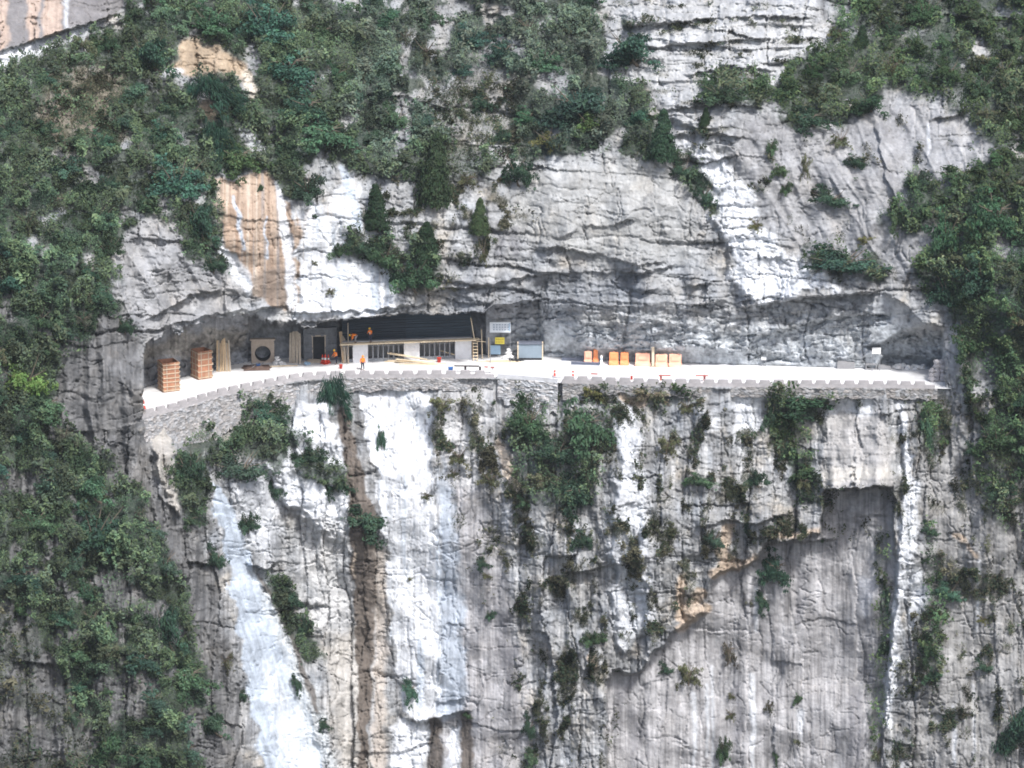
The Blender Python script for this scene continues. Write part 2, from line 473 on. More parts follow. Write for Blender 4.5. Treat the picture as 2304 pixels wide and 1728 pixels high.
PST = [(1345, 0), (1840, 0), (1840, 90), (1790, 140), (1740, 200), (1640, 240), (1640, 330), (1540, 320), (1500, 250), (1450, 190), (1390, 170), (1430, 90)]
PFR = [(1680, 260), (1760, 270), (1900, 290), (2000, 230), (2120, 240), (2280, 300), (2260, 350), (2160, 400), (2080, 450), (2120, 540), (2060, 620), (1980, 640), (1900, 620), (1790, 580), (1730, 500), (1690, 420), (1640, 330)]
PRC = [(1365, 1860), (1365, 1534), (1379, 1512), (1421, 1522), (1462, 1484), (1497, 1442), (1536, 1412), (1585, 1376), (1602, 1303), (1650, 1282), (1703, 1263), (1722, 1222), (1800, 1217), (1846, 1196), (1856, 1108), (2008, 1098), (2016, 1300), (2000, 1500), (1975, 1860)]
PSL = [(1855, 930), (1960, 905), (2000, 960), (2015, 1095), (1850, 1105), (1845, 1040)]
PCP = [(1385, 905), (1425, 920), (1440, 1000), (1460, 1150), (1455, 1300), (1480, 1400), (1400, 1480), (1380, 1400), (1375, 1200), (1390, 1050), (1375, 960)]
PSPUR = [(-260, 600), (150, 590), (240, 640), (290, 700), (325, 780), (325, 960), (360, 1100), (440, 1200), (500, 1330), (530, 1500), (560, 1728), (570, 1870), (-260, 1870)]
PTL = [(-260, -140), (300, -140), (290, 0), (268, 28), (200, 52), (130, 72), (60, 94), (0, 116), (-260, 190)]
m_w1 = poly(PW1, 8); m_t1 = poly(PT1, 7, 0.7); m_w2 = poly(PW2, 7, 0.7); m_w3 = poly(PW3, 7, 0.7); m_bo = poly(PBO, 8); m_sp = poly(PSP, 7)
m_rg = poly(PRG, 12); m_st = poly(PST, 20); m_fr = poly(PFR, 25); m_rc = poly(PRC, 3, 0.55); m_sl = poly(PSL, 8); m_cp = poly(PCP, 12)
m_spur = poly(PSPUR, 25); m_tl = poly(PTL, 4, 0.3)
frag = .5 * fbm(Xm * 1.3, Vm * .10, 9001, 4, .6) + .35 * fbm(Xm * .9, Vm * .7, 9003, 4, .6)


def feather(pts, soft=26, k=.8, warp=1.0):
    return sstep(.32, .68, poly(pts, soft, warp) + k * frag)



m_gr = poly([(250, 560), (330, 470), (400, 520), (425, 565), (500, 600), (540, 640), (540, 700), (440, 735), (330, 765), (290, 700), (258, 640)], 10)

m_sw = poly([(985, 1000), (1100, 1150), (1140, 1300), (1180, 1500), (1200, 1728), (1190, 1860), (1000, 1860), (985, 1620)], 25)
m_fl = poly([(2110, 1060), (2420, 1080), (2420, 1860), (2080, 1860), (2110, 1500), (2100, 1250)], 40)
m_slab = poly([(1120, 370), (1500, 350), (1560, 480), (1570, 600), (1500, 590), (1380, 605), (1220, 555), (1130, 540)], 30)
c_w1 = feather(PW1); c_t1 = feather(PT1, 18, .6); c_w2 = feather(PW2, 16, .55); c_w3 = feather(PW3, 16, .6); c_bo = feather(PBO, 22); c_rg = feather(PRG, 30, 1.0); c_st = feather(PST, 34, 1.0)
smooth_rock = np.clip(m_w1 * .6 + m_t1 * .7 + m_w2 * .82 + m_w3 * .85 + m_tl * .7 + m_rc * .8 + m_fr * .88 + m_sl * .6 + m_slab * .6 + m_sw * .7 + m_fl * .6, 0, 0.93)

# ------------------------------------------------------------------ relief (metres towards the viewer = minus Y)
rel = np.zeros(U.shape, F32)
wX = Xm + fbm(Xm * .25, Vm * .25, 401, 4) * .9; wV = Vm + fbm(Xm * .25, Vm * .25, 451, 4) * .9
# broad swells
rel += fbm(Xm * .11, Vm * .09, 501, 3) * 2.4
# upright ribs below the road and on the spur
rib = 1 - np.abs(perlin(wX * .26, Vm * .03, 511)) * 2
rib2 = 1 - np.abs(perlin(wX * .8, Vm * .07, 521)) * 2
rel += lo_m * rib * .7 * (1 - smooth_rock * .8)
rel += m_spur * (rib2 * 0.5 + rib * .5)
rel += m_gr * (1 - np.abs(perlin((Xm + Vm * .55) * .40, (Vm - Xm * .55) * .08, 531)) * 2) * 0.8
dg = (Xm * .87 + Vm * .5) ; dl = (Vm * .87 - Xm * .5)
rel += m_fr * ((1 - np.abs(perlin(dg * .28 + .3 * perlin(dg, dl * .3, 536), dl * .05, 537)) * 2) * .40 + fbm(dg * .5, dl * .08, 539, 3) * .35 + .12 * fbm(Xm * .8, Vm * 3.0, 538, 3))
jx = fbm(Xm * 1.4, Vm * 1.4, 533, 4, .6) * .32; jv = fbm(Xm * 1.4, Vm * 1.4, 535, 4, .6) * .32     # ragged edges
GROOVE = np.zeros(U.shape, F32)


def blocks(h0, w0, amp, seed, upright_=False, tip=1.0, groove=.2, gw=.06, dip=0.0):
    """rock split by one set of long joints and, between them, by short cross joints"""
    a = Xm + jx + fbm(Xm * .07, Vm * .07, seed + 31, 3) * 2.2; b = Vm + jv + dip * Xm + fbm(Xm * .08, Vm * .08, seed + 37, 3) * 2.2
    if upright_: a, b = b, a
    ph = b / h0; ph = ph + .35 * np.sin(ph * 2.1 + seed); r = np.floor(ph)
    ri = r.astype(np.int32); zz = np.zeros_like(ri)
    wv = w0 * (.55 + .9 * hash01(ri, zz, seed)); ax = a / wv + hash01(ri, zz, seed + 1) * 50
    ax = ax + .3 * np.sin(ax * 1.7 + ri); c = np.floor(ax); ci = c.astype(np.int32)
    fy = ph - r; fx = ax - c
    k1 = hash01(ri, ci, seed + 2); k2 = hash01(ri, ci, seed + 3); k3 = hash01(ri, ci, seed + 4)
    o = amp * ((k1 - .5) * 1.5 + (fx - .5) * (k2 - .5) * 1.3 * tip + (fy - .5) * (k3 - .5) * 1.4 * tip)
    g = np.exp(-(np.minimum(fy, 1 - fy) * h0 / gw) ** 2) * (k2 > .35) + np.exp(-(np.minimum(fx, 1 - fx) * wv / gw) ** 2) * (k3 > .5)
    return o.astype(F32), np.clip(g, 0, 1).astype(F32) * groove


for (h0, w0, amp, sd, gr, gw) in ((4.6, 9.0, .80, 541, .7, .11), (1.9, 4.6, .36, 543, .38, .07), (.75, 1.9, .13, 545, .13, .05)):
    o, g = blocks(h0, w0, amp, sd, False, 1.0, gr, gw, .06)
    rel += up_m * (o - g) * (1 - smooth_rock * .9); GROOVE = np.maximum(GROOVE, up_m * g * (1 - smooth_rock) * 2)
for (h0, w0, amp, sd, gr, gw) in ((4.2, 13.0, .95, 551, .7, .11), (1.7, 5.0, .34, 553, .36, .07), (.65, 2.0, .11, 555, .13, .05)):
    o, g = blocks(h0, w0, amp, sd, True, .8, gr, gw)
    rel += lo_m * (o - g) * (1 - smooth_rock * .92); GROOVE = np.maximum(GROOVE, lo_m * g * (1 - smooth_rock) * 2)
f1, f2, r1, r2, ox, oy = worley(wX * .8, wV * .9, 561)
rel += (ox * (r2 - .5) * .5 + oy * (r1 - .5) * .5) * (1 - smooth_rock * .85)
f1, f2, r1, r2, ox, oy = worley(wX * 2.2, wV * 2.4, 571)
rel += (ox * (r2 - .5) * .16 + oy * (r1 - .5) * .2) * (1 - smooth_rock * .85)
# beds: sawtooth steps, strongest on the steps at upper right and over the road
bw = m_st * 1.3 + poly([(1080, 360), (1500, 350), (1660, 640), (2110, 660), (2120, 830), (1080, 830), (1000, 640), (900, 690), (880, 640)], 30) * .55 + m_fr * .04 - m_slab * .4 + poly([(1480, 860), (2010, 860), (2010, 1200), (1700, 1230), (1560, 1400)], 30) * .35
for per, amp, sd in ((2.3, .55, 581), (0.9, .22, 591), (.42, .1, 596)):
    ph = (Vm + fbm(Xm * .10, Vm * .16, sd, 3) * 1.3 + Xm * .03) / per
    fr = ph - np.floor(ph)
    saw = np.where(fr < .85, fr / .85, (1 - fr) / .15)
    k = hash01(np.floor(ph).astype(np.int32), np.floor(Xm * .12 + fbm(Xm * .3, Vm * .3, sd + 3, 2)).astype(np.int32), sd)
    rel += bw * (1 - saw) * amp * (0.3 + k) * (1.0)
# shattered rock behind the road: leaf-like flakes
sh = wall_m.astype(F32) * (.45 + .65 * sstep(.9, .6, tt))
f1, f2, r1, r2, ox, oy = worley((wX + wV * .5) * .9, (wV * 1.0 - wX * .25) * 1.7, 601)
rel += sh * ((r1 - .5) * .55 + oy * .75 * r2 + ox * (r2 - .5) * .6) * .8
rel += sh * (fbm(wX * .8, wV * 1.4, 605, 4) * .5)
# grain
rel += fbm(Xm * .35, Vm * .25, 611, 3, .5) * .45 * (1 - smooth_rock * .6)
rel += fbm(Xm * 2.6, Vm * 2.2, 621, 4, .6) * .05 * (1 - smooth_rock * .5)
rel += lo_m * fbm(Xm * 2.2, Vm * .16, 631, 4, .55) * .10
# cracks
for sx, sy, w, a, sd in ((.30, .06, .014, .5, 641), (.06, .30, .012, .5, 651)):
    n = perlin(wX * sx, wV * sy, sd) + .25 * perlin(wX * sx * 4, wV * sy * 4, sd + 1)
    rel -= np.exp(-(n / w) ** 2) * a * (1 - smooth_rock * .5)
# boulder bulges
rel += m_bo * 2.4 * (.6 + .4 * fbm(Xm * .4, Vm * .4, 661, 2)) + m_sp * 1.6 + m_cp * 0.9 + m_rg * .8
rel -= m_rc * 3.3 * (1 - 0.5 * sstep(1480, 1728, V)) * (1 - .85 * sstep(1840, 2005, U) * sstep(1130, 1330, V))


def ledge(pts, h, d, jag=9, taper=30, seed=1):
    """rock above a line stands out over the rock below it"""
    global rel
    xs = [p[0] for p in pts]; ys = [p[1] for p in pts]
    s = _bbox([(xs[0], min(ys)), (xs[-1], max(ys))], d * 3.5 + 20)
    u = U[s]
    line = np.interp(u, xs, ys) + fbm(u * .05, u * 0 + seed * 1.7, 700 + seed, 4) * jag
    a = line - V[s]
    w = sstep(xs[0] - taper * .3, xs[0] + taper, u) * (1 - sstep(xs[-1] - taper, xs[-1] + taper * .3, u))
    hh = h * 1.35 * (0.7 + .6 * hash01(np.floor(u / 80 + FINE[s] * .3).astype(np.int32), np.zeros(u.shape, np.int32), 900 + seed))
    rel[s] += w * hh * sstep(-1.6, 1.6, a) * np.exp(-np.clip(a, 0, None) / d)


LEDGES = [
    ([(945, 662), (1000, 652), (1067, 645), (1110, 640), (1180, 622), (1250, 612)], .9, 45),
    ([(1393, 611), (1445, 614), (1490, 605), (1520, 596)], 1.3, 60),
    ([(1418, 655), (1445, 657), (1483, 650)], .9, 40), ([(1536, 645), (1568, 641), (1630, 632)], 1.2, 50),
    ([(1540, 687), (1574, 686), (1632, 677)], 1.2, 40), ([(1663, 697), (1722, 682), (1793, 671), (1877, 664), (1978, 657)], 1.7, 70),
    ([(1675, 753), (1736, 750), (1773, 739), (1832, 722), (1877, 712), (1962, 708), (2040, 701)], 1.2, 34),
    ([(1416, 733), (1448, 729), (1477, 721), (1518, 733)], .8, 24), ([(1437, 751), (1475, 752), (1505, 737)], .8, 20),
    ([(1199, 566), (1254, 556), (1310, 569), (1362, 575)], .9, 50), ([(1362, 575), (1430, 598), (1500, 590)], .8, 45),
    ([(1262, 534), (1302, 522)], .7, 30), ([(1372, 510), (1407, 496), (1436, 493)], .8, 40), ([(1300, 510), (1372, 510)], .5, 30),
    ([(1945, 778), (1990, 770), (2033, 744), (2075, 737), (2120, 737)], 1.5, 40),
    ([(325, 722), (393, 688), (427, 666), (461, 656), (500, 657)], 1.3, 45), ([(560, 700), (605, 693), (652, 686)], 1.2, 50), ([(330, 750), (400, 728), (480, 708), (560, 694)], .9, 16), ([(640, 706), (760, 704), (900, 690), (1000, 682)], .6, 18),
    ([(585, 728), (671, 726), (780, 719), (905, 706)], .8, 40), ([(1848, 1106), (1900, 1101), (2008, 1096)], 2.6, 60),
    ([(552, 1270), (600, 1280), (634, 1262)], 1.5, 35), ([(895, 1606), (940, 1626), (1000, 1612), (1065, 1596)], .8, 40),
    ([(-250, 190), (0, 117), (60, 95), (130, 72), (200, 52), (268, 28)], 1.6, 70),
    ([(2130, 1199), (2165, 1203)], .7, 20), ([(2155, 1222), (2195, 1226)], .6, 20), ([(1740, 1220), (1810, 1219), (1880, 1212)], 1.3, 40),
    ([(1560, 1190), (1640, 1170), (1700, 1180), (1780, 1150)], .9, 40), ([(988, 1408), (1050, 1402)], .35, 20), ([(1260, 1195), (1330, 1190)], .6, 40),
    ([(1300, 1508), (1352, 1502)], .8, 40), ([(1275, 1288), (1340, 1290)], .7, 30), ([(1500, 1345), (1580, 1335)], .7, 30),
    ([(1400, 60), (1560, 45), (1700, 35), (1830, 40)], 1.2, 45), ([(1440, 110), (1600, 95), (1780, 85)], 1.2, 40), ([(1540, 170), (1640, 150), (1750, 160)], 1.2, 45), ([(1480, 250), (1600, 235), (1720, 240)], 1.2, 40),
    ([(1500, 305), (1600, 300), (1680, 310)], 1.0, 35), ([(2090, 440), (2170, 452)], .7, 25), ([(2090, 270), (2170, 258)], .8, 30),
]
for k, (pts, h, d) in enumerate(LEDGES): ledge(pts, h, d, seed=k + 1)


def upright(pts, h, d, side=1):
    """rock on one side of an upright line stands out"""
    ys = [p[1] for p in pts]; xs = [p[0] for p in pts]
    global rel
    line = np.interp(V, ys, xs) + WU * .5
    a = (U - line) * side
    w = sstep(ys[0] - 5, ys[0] + 40, V) * (1 - sstep(ys[-1] - 40, ys[-1] + 5, V))
    rel += (w * h * sstep(-2, 2, a) * np.exp(-np.clip(a, 0, None) / d)).astype(F32)


upright([(1970, 270), (1985, 360), (2010, 440), (2030, 520)], .8, 60, 1)
upright([(1795, 330), (1810, 400), (1830, 450)], .7, 40, -1)
upright([(2022, 900), (2035, 1000), (2025, 1200), (2010, 1400), (1990, 1560), (1975, 1860)], .9, 50, 1)
upright([(985, 1000), (990, 1300), (990, 1600)], .7, 50, -1)
upright([(1365, 1530), (1365, 1700), (1362, 1860)], 2.0, 60, -1)
upright([(1640, 860), (1650, 920), (1640, 1010)], .9, 45, -1)
upright([(585, 1290), (640, 1400), (700, 1530), (730, 1620)], .8, 40, -1)
upright([(60, 1330), (60, 1500), (75, 1860)], .9, 30, 1)
upright([(143, 1450), (146, 1600), (150, 1860)], .9, 30, -1)
upright([(330, 960), (350, 1050), (375, 1180)], .9, 40, 1)
rel = np.where(floor_m, 0, rel)
# keep the rock off the wall foot and off the recess
rel = rel * np.where(lo_m > 0, (1 - inw) + inw * (0.24 + .76 * sstep(wd_px - 10, wd_px + 40, V - VO)), 1)
rel = rel * np.where(wall_m, sstep(0, .12, tt), 1)
foot = sstep(.10, .38, tt)
lim = foot * np.interp(us, [1000, 1120, 1260, 1340, 1900, 2000], [.22, .2, .4, 2.6, 2.6, 1.0]).astype(F32)[None, :]
rel = np.where(wall_m, np.clip(rel, -2.2, np.where(tt < .75, lim + .08, np.maximum(lim, .5))), rel)
Y = (Y - rel).astype(F32)
# behind the building, the pipe portal and the doors the rock stays back
dr_U = sstep(545, 570, U) * (1 - sstep(1085, 1100, U))
Y = np.where(wall_m, np.maximum(Y, np.where(dr_U > .5, Yr[None, :] + .4 + 1.6 * sstep(760, 775, U), -99)), Y)

cave = poly([(1948, 782), (1990, 771), (2033, 746), (2075, 739), (2119, 739), (2126, 834), (1975, 833), (1990, 800)], 4, .35) * wall_m
Y = Y + cave * (3.2 + fbm(Xm * .8, Vm * .8, 671, 3))
dirY = FW.y + UP.y * (864 - V) / FPX; dirZ = FW.z + UP.z * (864 - V) / FPX; dirX = (U - 1152) / FPX
T = (Y - CAM.y) / dirY
PX = (T * dirX).astype(F32); PZ = (CAM.z + T * dirZ).astype(F32)

# ------------------------------------------------------------------ colour of the rock (albedo, with some shade painted in)
WHITE = np.array((.68, .70, .735)); BLUEW = np.array((.47, .53, .61)); TAN = np.array((.40, .305, .235)); BROWN = np.array((.105, .088, .075)); DARK = np.array((.12, .12, .125))
LILAC = np.array((.36, .35, .365)); WARM = np.array((.60, .50, .40)); SOIL = np.array((.050, .066, .050)); DIRT = np.array((.34, .26, .18))
big = fbm(Xm * .09, Vm * .09, 801, 4); med = fbm(Xm * .5, Vm * .4, 811, 5, .6); fin = fbm(Xm * 2.5, Vm * 2.2, 815, 3, .6)
run = fbm(Xm * 1.3, Vm * .07, 821, 4, .6); run2 = fbm(Xm * 3.5, Vm * .15, 831, 3, .6)
val = (.275 + .02 * up_m) * (1 + .45 * big + .65 * med + .45 * fin) + lo_m * .09 * run + lo_m * .07 * run2
C = np.stack([val * .985, val * 1.0, val * 1.02], -1).astype(F32)
hue = fbm(Xm * .3, Vm * .25, 841, 4)
C *= np.stack([1 + .10 * hue, 1 + .02 * hue, 1 - .10 * hue], -1)


def paint(mask, rgb, k=1.0):
    global C
    m = np.clip(mask * k, 0, 1)[..., None]
    C = (C * (1 - m) + np.asarray(rgb, F32) * m).astype(F32)


# weathering films: black, brown and chalk streaks running down the wall
paint(lo_m * sstep(.10, .42, run), np.array((.50, .50, .50)), .6)
paint(lo_m * sstep(.12, .40, -run2 + .3 * med), np.array((.15, .15, .155)), .6)
paint(up_m * sstep(.15, .5, med + .4 * big), np.array((.46, .465, .47)), .45)
paint(up_m * sstep(.2, .55, -med + .3 * fin), np.array((.145, .15, .16)), .6)
paint(sstep(.2, .5, hue + .3 * fin), np.array((.50, .44, .36)), .3)
# spur and right flank: darker, browner rock; spur shadow is painted in too
paint(m_spur, np.array((.108, .107, .108))[None, None] * (1 + .8 * med[..., None] + .6 * run2[..., None] + .4 * run[..., None]), .8)
paint(poly([(2060, 900), (2420, 900), (2420, 1860), (2040, 1860), (2050, 1500), (2080, 1250)], 25), np.array((.27, .265, .26))[None, None] * (1 + .5 * med[..., None] + .5 * run2[..., None]), .75)
paint(m_sw, np.array((.33, .322, .335))[None, None] * (1 + .35 * med[..., None] + .7 * run[..., None] + .5 * run2[..., None]), .7)
paint(m_rc, np.array((.33, .323, .33))[None, None] * (1 + .45 * med[..., None] + .7 * run[..., None] + .45 * run2[..., None]), .85)
paint(m_fr, np.array((.285, .285, .295))[None, None] * (1 + .4 * med[..., None] + .3 * fin[..., None]), .7)
paint(m_slab * .6 + 0 * med, np.array((.355, .357, .35))[None, None] * (1 + .4 * med[..., None] + .25 * fin[..., None]), 1)
paint(m_gr, np.array((.29, .288, .295))[None, None] * (1 + .5 * med[..., None]), .6)
# the wall behind the road: dark blue-grey with the deep overhang's shade painted in, pale and broken on the right
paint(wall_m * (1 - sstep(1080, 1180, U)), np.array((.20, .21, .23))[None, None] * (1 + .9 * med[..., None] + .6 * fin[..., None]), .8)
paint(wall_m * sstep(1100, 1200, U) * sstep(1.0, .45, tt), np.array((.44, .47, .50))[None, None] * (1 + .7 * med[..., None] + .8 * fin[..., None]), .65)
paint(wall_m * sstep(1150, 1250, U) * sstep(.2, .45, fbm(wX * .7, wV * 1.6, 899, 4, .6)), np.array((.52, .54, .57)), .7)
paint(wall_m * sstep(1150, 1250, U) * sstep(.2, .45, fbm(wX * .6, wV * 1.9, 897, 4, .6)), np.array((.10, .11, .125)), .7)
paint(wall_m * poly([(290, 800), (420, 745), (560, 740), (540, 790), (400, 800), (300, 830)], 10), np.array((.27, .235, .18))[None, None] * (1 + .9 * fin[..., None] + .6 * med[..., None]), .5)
paint(poly([(960, 670), (1080, 655), (1290, 615), (1450, 620), (1500, 660), (1400, 680), (1300, 700), (1200, 760), (1100, 760)], 30), np.array((.15, .165, .19))[None, None] * (1 + .9 * med[..., None] + .6 * fin[..., None]), .55)  # shade below the middle ledges, painted as dark blue-grey
# pale walls
st = .5 + .5 * run
paint(c_st, np.array((.41, .415, .42))[None, None] * (1 + .45 * med[..., None] + .3 * fin[..., None]), .8)
paint(c_rg, WHITE * .92 * (1 + .25 * med[..., None] + .15 * fin[..., None]), .85)
paint(c_w1, WHITE * (.92 + .35 * med[..., None] + .4 * run[..., None] + .15 * fin[..., None]), .9)
paint(c_w1 * sstep(.1, .4, fbm(Xm * 1.7, Vm * .06, 857, 3)), np.array((.36, .36, .37)), .6)
paint(c_w1 * sstep(.2, .45, fbm(Xm * 1.1, Vm * .07, 858, 3)), np.array((.50, .43, .36)), .6)
paint(c_w1 * sstep(.05, .35, fbm(Xm * .9, Vm * .05, 851, 3)), BLUEW * .85, .7)
paint(stroke([(770, 380, 8), (790, 440, 11), (805, 510, 9)], 6), BLUEW, .8)
paint(c_t1, TAN * (1 + .28 * med[..., None] + .35 * run[..., None]), .95)
paint(c_t1 * sstep(.0, .35, fbm(Xm * .8, Vm * .09, 855, 3)), np.array((.36, .26, .19)), .6)
paint(c_t1 * sstep(.1, .3, fbm(Xm * 2.0, Vm * .06, 859, 3)), np.array((.50, .43, .36)), .7)
paint(c_t1 * sstep(.12, .3, fbm(Xm * 1.7, Vm * .05, 860, 3)), np.array((.22, .155, .115)), .6)
paint(c_t1 * sstep(.2, .4, fbm(Xm * 1.3, Vm * .05, 862, 3)), np.array((.26, .255, .26)), .6)
paint(poly([(560, 620), (650, 600), (655, 690), (590, 690), (560, 670)], 12), BROWN * 1.3, .65)
paint(stroke([(622, 385, 7), (632, 440, 10), (650, 560, 11), (655, 680, 12)], 4), WHITE * .95, .9)
paint(stroke([(526, 440, 3), (534, 490, 4), (545, 560, 3)], 3), BLUEW, .9)
paint(stroke([(596, 490, 2), (600, 580, 2.5)], 2), BLUEW, .8)
paint(stroke([(500, 560, 10), (540, 610, 16), (560, 660, 9)], 5), WHITE * .95, .85)
paint(c_w2, WHITE * (.92 + .22 * med[..., None] + .34 * run2[..., None] + .3 * run[..., None]), .95)
paint(c_w2 * sstep(.15, .45, fbm(Xm * .8, Vm * .04, 861, 3)), BLUEW * 1.05, .75)
paint(c_w2 * sstep(.28, .42, fbm(Xm * 2.2, Vm * 1.0, 865, 3)), DARK * 1.5, .7)
paint(poly([(985, 1010), (1015, 1100), (1040, 1380), (1045, 1610), (990, 1618), (988, 1350)], 12), np.array((.40, .45, .52)) * (1 + .3 * run2[..., None]), .8)
paint(c_w3, np.array((.44, .495, .57)) * (1 + .2 * med[..., None] + .45 * fbm(Xm * 1.8 + Vm * .6, Vm * .15, 871, 3)[..., None]), .95)
paint(stroke([(600, 1500, 12), (640, 1620, 28), (670, 1728, 34), (690, 1850, 36)], 20) * (.6 + .8 * run2 + .6 * fin), WHITE * .95, .8)
paint(poly([(560, 1280), (600, 1290), (660, 1420), (720, 1580), (760, 1728), (700, 1728), (640, 1480)], 10), np.array((.55, .58, .60)), .7)
paint(stroke([(578, 1290, 4), (618, 1350, 7), (660, 1440, 6), (700, 1560, 8), (715, 1600, 5)], 4), BROWN * .9, .85)
paint(c_bo, WHITE * .95 * (1 + .15 * med[..., None]), .9)
paint(poly([(520, 1080), (590, 1060), (640, 1120), (620, 1190), (600, 1260), (548, 1230), (530, 1150)], 12), WHITE * .8 * (1 + .2 * med[..., None]), .85)
paint(poly([(660, 1150), (770, 1180), (790, 1300), (780, 1420), (700, 1420), (690, 1300)], 16), np.array((.60, .60, .60)), .7)
paint(feather(PSP, 20), np.array((.44, .41, .37)), .75)
paint(poly([(730, 1450), (800, 1400), (830, 1728), (760, 1728)], 15), np.array((.50, .47, .43)), .6)
paint(sstep(.3, .7, stroke([(768, 925, 12), (785, 1000, 20), (800, 1090, 18), (815, 1170, 32), (820, 1260, 30), (822, 1400, 22), (820, 1560, 15), (816, 1728, 11), (816, 1850, 11)], 12, .6) + .4 * frag), BROWN * (1.25 + .35 * run2[..., None] + .3 * med[..., None]), .95)
paint(stroke([(856, 1240, 8), (858, 1400, 14), (856, 1560, 14), (850, 1728, 14)], 8), np.array((.46, .405, .355)), .7)
paint(stroke([(795, 1240, 2), (800, 1300, 2.5)], 2), WARM * 1.2, .8)
paint(stroke([(978, 1628, 14), (980, 1728, 16), (980, 1850, 16)], 4), BROWN * .9, .9)
paint(stroke([(1052, 1615, 11), (1052, 1728, 13), (1050, 1850, 13)], 4), BROWN * 1.0, .9)
paint(poly([(895, 1625), (960, 1630), (955, 1728), (955, 1860), (870, 1860), (870, 1728)], 8), WHITE * .97, .9)
paint(poly([(1005, 1640), (1038, 1640), (1036, 1728), (1036, 1860), (1003, 1860)], 5), WHITE * .9, .85)
paint(stroke([(1120, 990, 7), (1140, 1040, 12), (1165, 1100, 10), (1175, 1140, 8)], 6), WARM * 1.25, .85)
paint(m_cp, WHITE * .88 * (1 + .22 * fin[..., None] + .2 * med[..., None]), .8)
paint(poly([(1010, 880), (1100, 870), (1110, 1000), (1060, 1100), (1000, 1080), (985, 960)], 18), np.array((.58, .58, .59)) * (1 + .4 * med[..., None]), .6)
paint(poly([(1650, 870), (1715, 880), (1715, 930), (1690, 1010), (1650, 1000)], 12), WHITE * .85, .8)
paint(poly([(1560, 920), (1620, 930), (1620, 980), (1575, 990)], 10), WHITE * .85, .8)
paint(m_sl, np.array((.38, .37, .365)) * (1 + .25 * med[..., None] + .4 * fbm(Xm * .3, Vm * 2.2, 881, 3)[..., None]), .85)
paint(poly([(1860, 900), (1960, 890), (1970, 925), (1860, 935)], 6), WHITE * .9, .8)
paint(stroke([(1865, 1070, 16), (1990, 1060, 14)], 10), np.array((.56, .53, .48)), .6)
paint(stroke([(2030, 910, 7), (2035, 1000, 10), (2050, 1080, 12), (2045, 1160, 18), (2032, 1280, 16), (2015, 1400, 9), (2005, 1520, 14), (1995, 1620, 10)], 6, .8), WHITE * .93, .85)
paint(stroke([(2060, 1290, 16), (2070, 1350, 20), (2050, 1410, 12)], 6), WHITE * .93, .85)
paint(stroke([(1950, 1310, 14), (1945, 1380, 12)], 8), np.array((.60, .61, .65)), .7)
for a in ([(1640, 1185, 9), (1625, 1240, 16), (1650, 1262, 10)], [(1545, 1380, 20), (1575, 1340, 16)], [(1640, 1270, 16), (1610, 1300, 8)], [(2150, 1205, 6), (2165, 1215, 9)], [(2180, 1225, 4), (2195, 1245, 6)],
          [(1590, 1365, 7), (1560, 1392, 9), (1525, 1418, 7)], [(1604, 1290, 12), (1660, 1272, 9), (1700, 1255, 7)], [(1730, 1205, 8), (1790, 1206, 7), (1840, 1190, 6)], [(1535, 1300, 10), (1530, 1390, 14)], [(1330, 1480, 12), (1340, 1500, 8)], [(1440, 905, 16), (1400, 895, 10)]):
    paint(stroke(a, 5), np.array((.47, .375, .29)), .85)
for (u0, v0, v1, w) in ((1692, 1520, 1728, 7), (1560, 1560, 1728, 5), (1602, 1500, 1728, 3), (2200, 1260, 1420, 3), (2146, 1590, 1728, 5), (2190, 1545, 1700, 3), (1590, 1540, 1700, 4), (1800, 1600, 1660, 7), (1700, 1330, 1420, 6), (1290, 1150, 1260, 4), (1140, 1150, 1200, 4), (2088, 280, 350, 4)):
    paint(stroke([(u0, v0, w), (u0 + 2, (v0 + v1) / 2, w), (u0 + 1, v1, w * .6)], 4, .3), WHITE * .85, .75)
for (u0, v0, v1, w) in ((1660, 1540, 1728, 10), (1800, 1290, 1400, 9), (1390, 1560, 1640, 10), (1425, 1600, 1728, 8), (1925, 1560, 1760, 14), (1150, 1470, 1560, 18), (1130, 1380, 1500, 10), (1105, 1180, 1240, 7), (1125, 505, 575, 10), (1155, 520, 570, 14), (1070, 530, 600, 8)):
    paint(stroke([(u0, v0, w), (u0 + 3, (v0 + v1) / 2, w), (u0, v1, w * .7)], 9, .6), np.array((.15, .15, .165)), .6)
# the streaked slab at top left
tl = perlin(Xm * .55, Vm * .05, 891)
paint(m_tl, np.array((.19, .182, .185)) * (1 + .3 * med[..., None]), .95)
for (u0, w) in ((8, 10), (75, 14), (118, 20), (-60, 30)):
    paint(m_tl * stroke([(u0 + 10, -140, w), (u0, 60, w), (u0 - 4, 190, w)], 5, .6), np.array((.42, .33, .275)) * (1 + .3 * run2[..., None]), .9)
paint(m_tl * stroke([(150, -100, 5), (150, 70, 6)], 4), WHITE * .8, .7)
paint(poly([(-250, 195), (0, 120), (60, 100), (140, 78), (130, 108), (60, 132), (0, 155), (-250, 240)], 5, .4), WHITE * .9, .9)
paint(stroke([(165, 78, 5), (195, 62, 7)], 4), WHITE * .9, .9)
